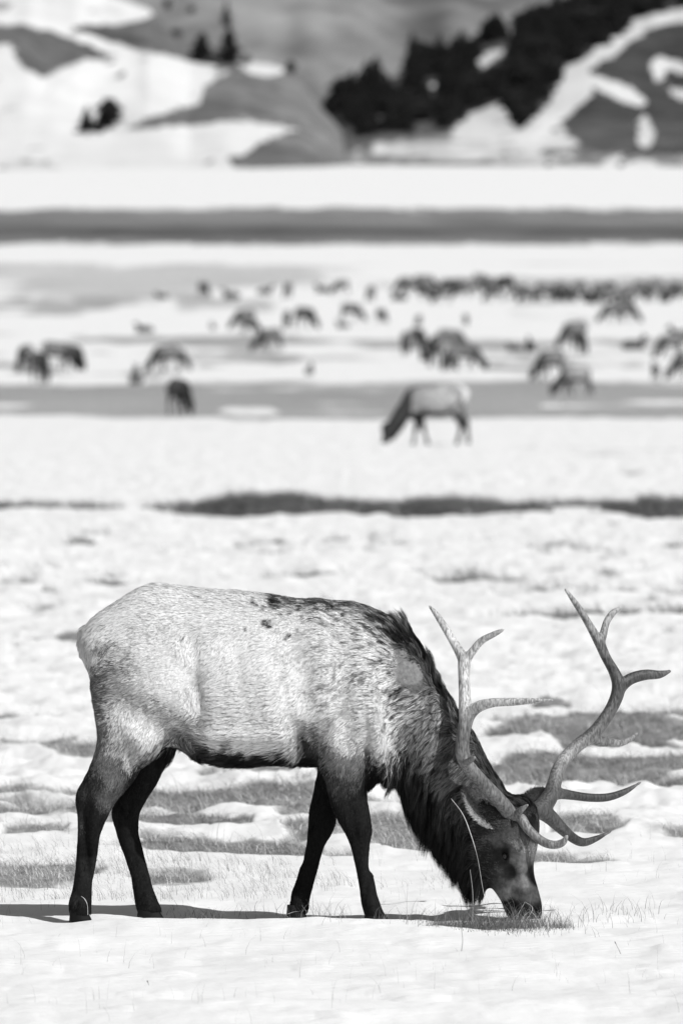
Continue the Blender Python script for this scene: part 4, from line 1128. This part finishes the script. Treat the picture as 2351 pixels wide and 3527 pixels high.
for (u, v, k, hd, sc, lb) in LIST:
    D = float(D_of_v(v)); x = (u-784)/FPX*D
    o = link('elk', HERD[k], (), None, (x, D-CAMD, float(zprof(D))-0.04))
    o.rotation_euler.z = math.radians(hd); o.scale = (sc,)*3
    tag(o, lb, 'elk', 'elk herd grazing and resting in the background')

# ------------------------------------------------------------------ grass
M_grass = mat_attr('dry_grass', 'col', .7, .2)
def blades(x, y, z, H, lean, wd, col, seed, az=None, curl=.6, segs=3):
    r = np.random.default_rng(seed); n = len(x)
    az = r.random(n)*2*PI if az is None else az
    dx, dy = np.cos(az), np.sin(az)
    fa = r.random(n)*PI
    sx, sy = np.cos(fa)*wd/2, np.sin(fa)*wd/2*.3
    rows = []; 
    for j in range(segs+1):
        t = j/segs
        a = lean*(t*.5+curl*t*t)
        px = x+dx*H*np.sin(np.clip(a, 0, 1.5))*t; py = y+dy*H*np.sin(np.clip(a, 0, 1.5))*t; pz = z+H*t*np.cos(np.clip(a*.8, 0, 1.45))
        wj = (1-t)**.7 if j < segs else 0.12
        rows.append(np.stack([px-sx*wj, py-sy*wj, pz], -1)); rows.append(np.stack([px+sx*wj, py+sy*wj, pz], -1))
    k = 2*(segs+1)
    V = np.stack(rows, 1).reshape(-1, 3)
    b = np.arange(n)[:, None]*k
    F = np.concatenate([np.stack([b[:, 0]+2*j, b[:, 0]+2*j+1, b[:, 0]+2*j+3, b[:, 0]+2*j+2], -1) for j in range(segs)])
    return V, F, np.repeat(col, k)

def gz(x, y):
    g, p = grass_amount(x, y)
    return ground_z(x, y, g), g

def scatter(n, D0, D1, u0, u1, seed, thr=.35):
    """random spots on the ground, uniform over real area, kept where the ground is bare"""
    r = np.random.default_rng(seed)
    D = np.sqrt(r.uniform(D0**2, D1**2, n)); u = r.uniform(u0, u1, n)
    x = (u-784)/FPX*D; y = D-CAMD
    z, g = gz(x, y)
    k = g > thr+.3*(r.random(n)-.5)
    return x[k], y[k], z[k]
parts = []
def addb(*a, **k):
    parts.append(blades(*a, **k))
r = np.random.default_rng(99)
for (n, D0, D1, H, wd, lean, cl, seed) in ((34000, 63, 80, .08, .0028, 1.3, .27, 1), (62000, 76, 125, .085, .0036, 1.25, .19, 2), (90000, 120, 215, .12, .008, .8, .10, 3), (60000, 185, 215, .15, .009, .5, .06, 6)):
    x, y, z = scatter(n, D0, D1, -150, 1720, seed)
    m = len(x)
    addb(x, y, z-.01, H*(.5+r.random(m)), lean*(.5+1.0*r.random(m)), wd*(.6+.8*r.random(m)), cl*1.15*np.exp(.7*r.standard_normal(m)+.5*vnoise(x*1.2, y*.5, 0, 88)), seed, az=np.where(r.random(m) < .6, PI*.9+.6*r.standard_normal(m), r.random(m)*6.28))
nt = 420    # taller pale stalks standing out of the patches
xt, yt, zt_ = scatter(nt*3, 66, 118, -150, 1720, 44, .2); xt, yt, zt_ = xt[:nt], yt[:nt], zt_[:nt]; m = len(xt)
addb(xt, yt, zt_-.01, .10+.16*r.random(m)**1.5, .25+.6*r.random(m), .0030+.002*r.random(m), .45*np.exp(.3*r.standard_normal(m)), 45, curl=.5)
V = np.concatenate([p[0] for p in parts]); off = np.cumsum([0]+[len(p[0]) for p in parts[:-1]])
F = np.concatenate([p[1]+o_ for p, o_ in zip(parts, off)]); C = np.concatenate([p[2] for p in parts])
me = mesh_np('dry_grass', V, F); set_attr(me, 'col', np.clip(C, .02, .7))
tag(link('dry_grass', me, [M_grass]), 'flattened dry grass showing through thin snow behind the large elk', 'grass', kind='stuff')

# near grass round the hooves and muzzle, thin stems poking from the snow
parts = []
def clump(u, v, su, sd_, n, H, seed, lean=.9, cl=.14, wd=.0022):
    rr = np.random.default_rng(seed)
    D = D_of_v(v)
    x = (u-784)/FPX*D+rr.normal(0, su*K, n); y = D-CAMD+rr.normal(0, sd_, n)
    z, g = gz(x, y)
    addb(x, y, z-.01, H*(.35+.9*rr.random(n)), lean*(.3+1.0*rr.random(n)), wd*(.7+.6*rr.random(n)), cl*np.exp(.5*rr.standard_normal(n)), seed)
for a in [(1085, 2126, 45, .25, 2000, .04, 11, .9, .09, .003), (1010, 2130, 16, .15, 300, .04, 12), (1160, 2130, 38, .22, 1500, .045, 13, .9, .10, .003), (1215, 2130, 25, .2, 500, .07, 14), (1285, 2130, 14, .12, 260, .05, 15),
          (1100, 2122, 80, .2, 260, .12, 16), (1230, 2128, 60, .3, 160, .13, 17), (760, 2116, 35, .25, 60, .13, 18), (480, 2100, 22, .15, 70, .07, 19), (420, 2096, 35, .3, 50, .06, 20), (690, 2112, 30, .2, 30, .1, 21), (600, 2098, 40, .3, 30, .1, 22),
          (1330, 2110, 60, .5, 60, .08, 23), (1440, 2095, 40, .5, 50, .1, 24), (880, 2120, 40, .4, 30, .1, 25)]:
    clump(*a)
rr = np.random.default_rng(55)
n = 700     # sparse fine stems all over the foreground snow
D = rr.uniform(50.5, 72, n); x = rr.uniform(-1.7, 1.75, n)*D/60; y = D-CAMD
keep = vnoise(x*1.1, y*.5, 0, 66) > -.15; x, y = x[keep], y[keep]; n = len(x)
z, _ = gz(x, y)
addb(x, y, z-.01, .03+.09*rr.random(n)**1.6, 1.0*rr.random(n), .0011+.0007*rr.random(n), .22*np.exp(.45*rr.standard_normal(n)), 56, curl=.3)
n = 5200    # lightly buried grass behind the hind legs
D = rr.uniform(61.5, 68, n); x = rr.uniform(-1.75, 1.75, n)*D/60; y = D-CAMD
keep = fbm(x*.9, y*.6, 0, 71, 3)+.35*(x < -.25)-.25*(x > .0) > .18; x, y = x[keep], y[keep]; n = len(x)
z, _ = gz(x, y)
addb(x, y, z-.01, .04+.08*rr.random(n), .5+.9*rr.random(n), .0014+.0010*rr.random(n), .18*np.exp(.5*rr.standard_normal(n)), 57, az=PI*.85+.7*rr.standard_normal(n))
V = np.concatenate([p[0] for p in parts]); off = np.cumsum([0]+[len(p[0]) for p in parts[:-1]])
F = np.concatenate([p[1]+o_ for p, o_ in zip(parts, off)]); C = np.concatenate([p[2] for p in parts])
me = mesh_np('short_grass', V, F); set_attr(me, 'col', np.clip(C, .02, .75))
tag(link('short_grass', me, [M_grass]), 'thin grass blades poking through the snow at the hooves and muzzle of the large elk', 'grass', kind='stuff')

# single stalks one can point at
def stalk(pts, r0, v, label, head=None, name='grass_stalk'):
    P = crom(pts, 8); n = len(P); m = 6
    V = []; F = []
    for i in range(n):
        rad = r0*(1-.5*i/(n-1))
        if head and i/(n-1) > head: rad = r0*(1.9-1.2*abs((i/(n-1)-head)/(1-head)-.4))
        for j in range(m):
            a = 2*PI*j/m; V.append((P[i, 0]+rad*math.cos(a), P[i, 1]+rad*math.sin(a), P[i, 2]))
    for i in range(n-1):
        for j in range(m):
            F.append((i*m+j, i*m+(j+1) % m, (i+1)*m+(j+1) % m, (i+1)*m+j))
    V = np.array(V); b = P[0].copy()
    o = link(name, mesh_np(name, V-b, np.array(F)), [mat_plain('straw', v, .6, .3, .2, 60)], None, tuple(b))
    return tag(o, label, 'grass stalk')
def W(u, v, y): return (float((u-784)*K*(1+y/60)), y, float(wz(v)*(1+y/60.)-CAMH*y/60.))
def stalk_px(uv, y, r0, v, label, head=None):
    D = CAMD+y
    pts = [((u-784)/FPX*D, y, CAMH-(vv-VH)/FPX*D) for u, vv in uv]
    return stalk(pts, r0, v, label, head)
stalk_px([(1130, 2158), (1122, 2110), (1108, 2040), (1096, 1970), (1080, 1915), (1062, 1870), (1036, 1835)], -.75, .0010, .6, 'longest pale grass stalk arching across the cheek of the large elk', .55)
stalk_px([(1082, 2150), (1085, 2100), (1085, 2050), (1079, 1998)], -.7, .0012, .6, 'shorter pale stalk in front of the mane of the large elk')
stalk_px([(1210, 2142), (1188, 2110), (1205, 2072)], -.6, .0012, .7, 'pale stalk crossing the muzzle of the large elk, left of the other')
stalk_px([(1180, 2140), (1215, 2095), (1245, 2130)], -.65, .0012, .7, 'bent pale stalk crossing the muzzle of the large elk')
stalk_px([(1190, 2138), (1222, 2090), (1206, 2072)], -.62, .0012, .8, 'hooked pale stalk over the nostril of the large elk')
stalk_px([(202, 2102), (201, 2080), (195, 2066), (187, 2059)], -.5, .0012, .5, 'pale seed stalk leaning in front of the near hind hoof', .4)
stalk_px([(660, 2100), (680, 2094), (706, 2092)], -.55, .0018, .8, 'pale broken stem lying across the far front hoof')
stalk_px([(737, 2138), (722, 2105), (708, 2075)], -.6, .0014, .3, 'dark slanting stalk between the front hooves, left one')
stalk_px([(805, 2135), (794, 2110), (781, 2082)], -.6, .0014, .4, 'slanting stalk between the front hooves, right one')
stalk_px([(935, 2128), (934, 2080), (936, 2030)], -.4, .0010, .35, 'thin upright stalk right of the near front hoof')
stalk_px([(1056, 2200), (1062, 2160), (1055, 2110)], -3.2, .0018, .3, 'upright stalk standing in the snow below the mane')
stalk_px([(1425, 2192), (1411, 2163)], -3.4, .0012, .06, 'dark short stalk with bud in the snow at lower right', .8)
stalk_px([(341, 2285), (342, 2266), (338, 2252)], -6.2, .0012, .06, 'dark short stalk with bud in the snow at lower left', .8)
stalk_px([(875, 2128), (890, 2100), (907, 2080)], -.5, .0010, .3, 'thin leaning stalk just right of the near front hoof')

S.render.film_transparent = False
print('objects', len(bpy.data.objects))
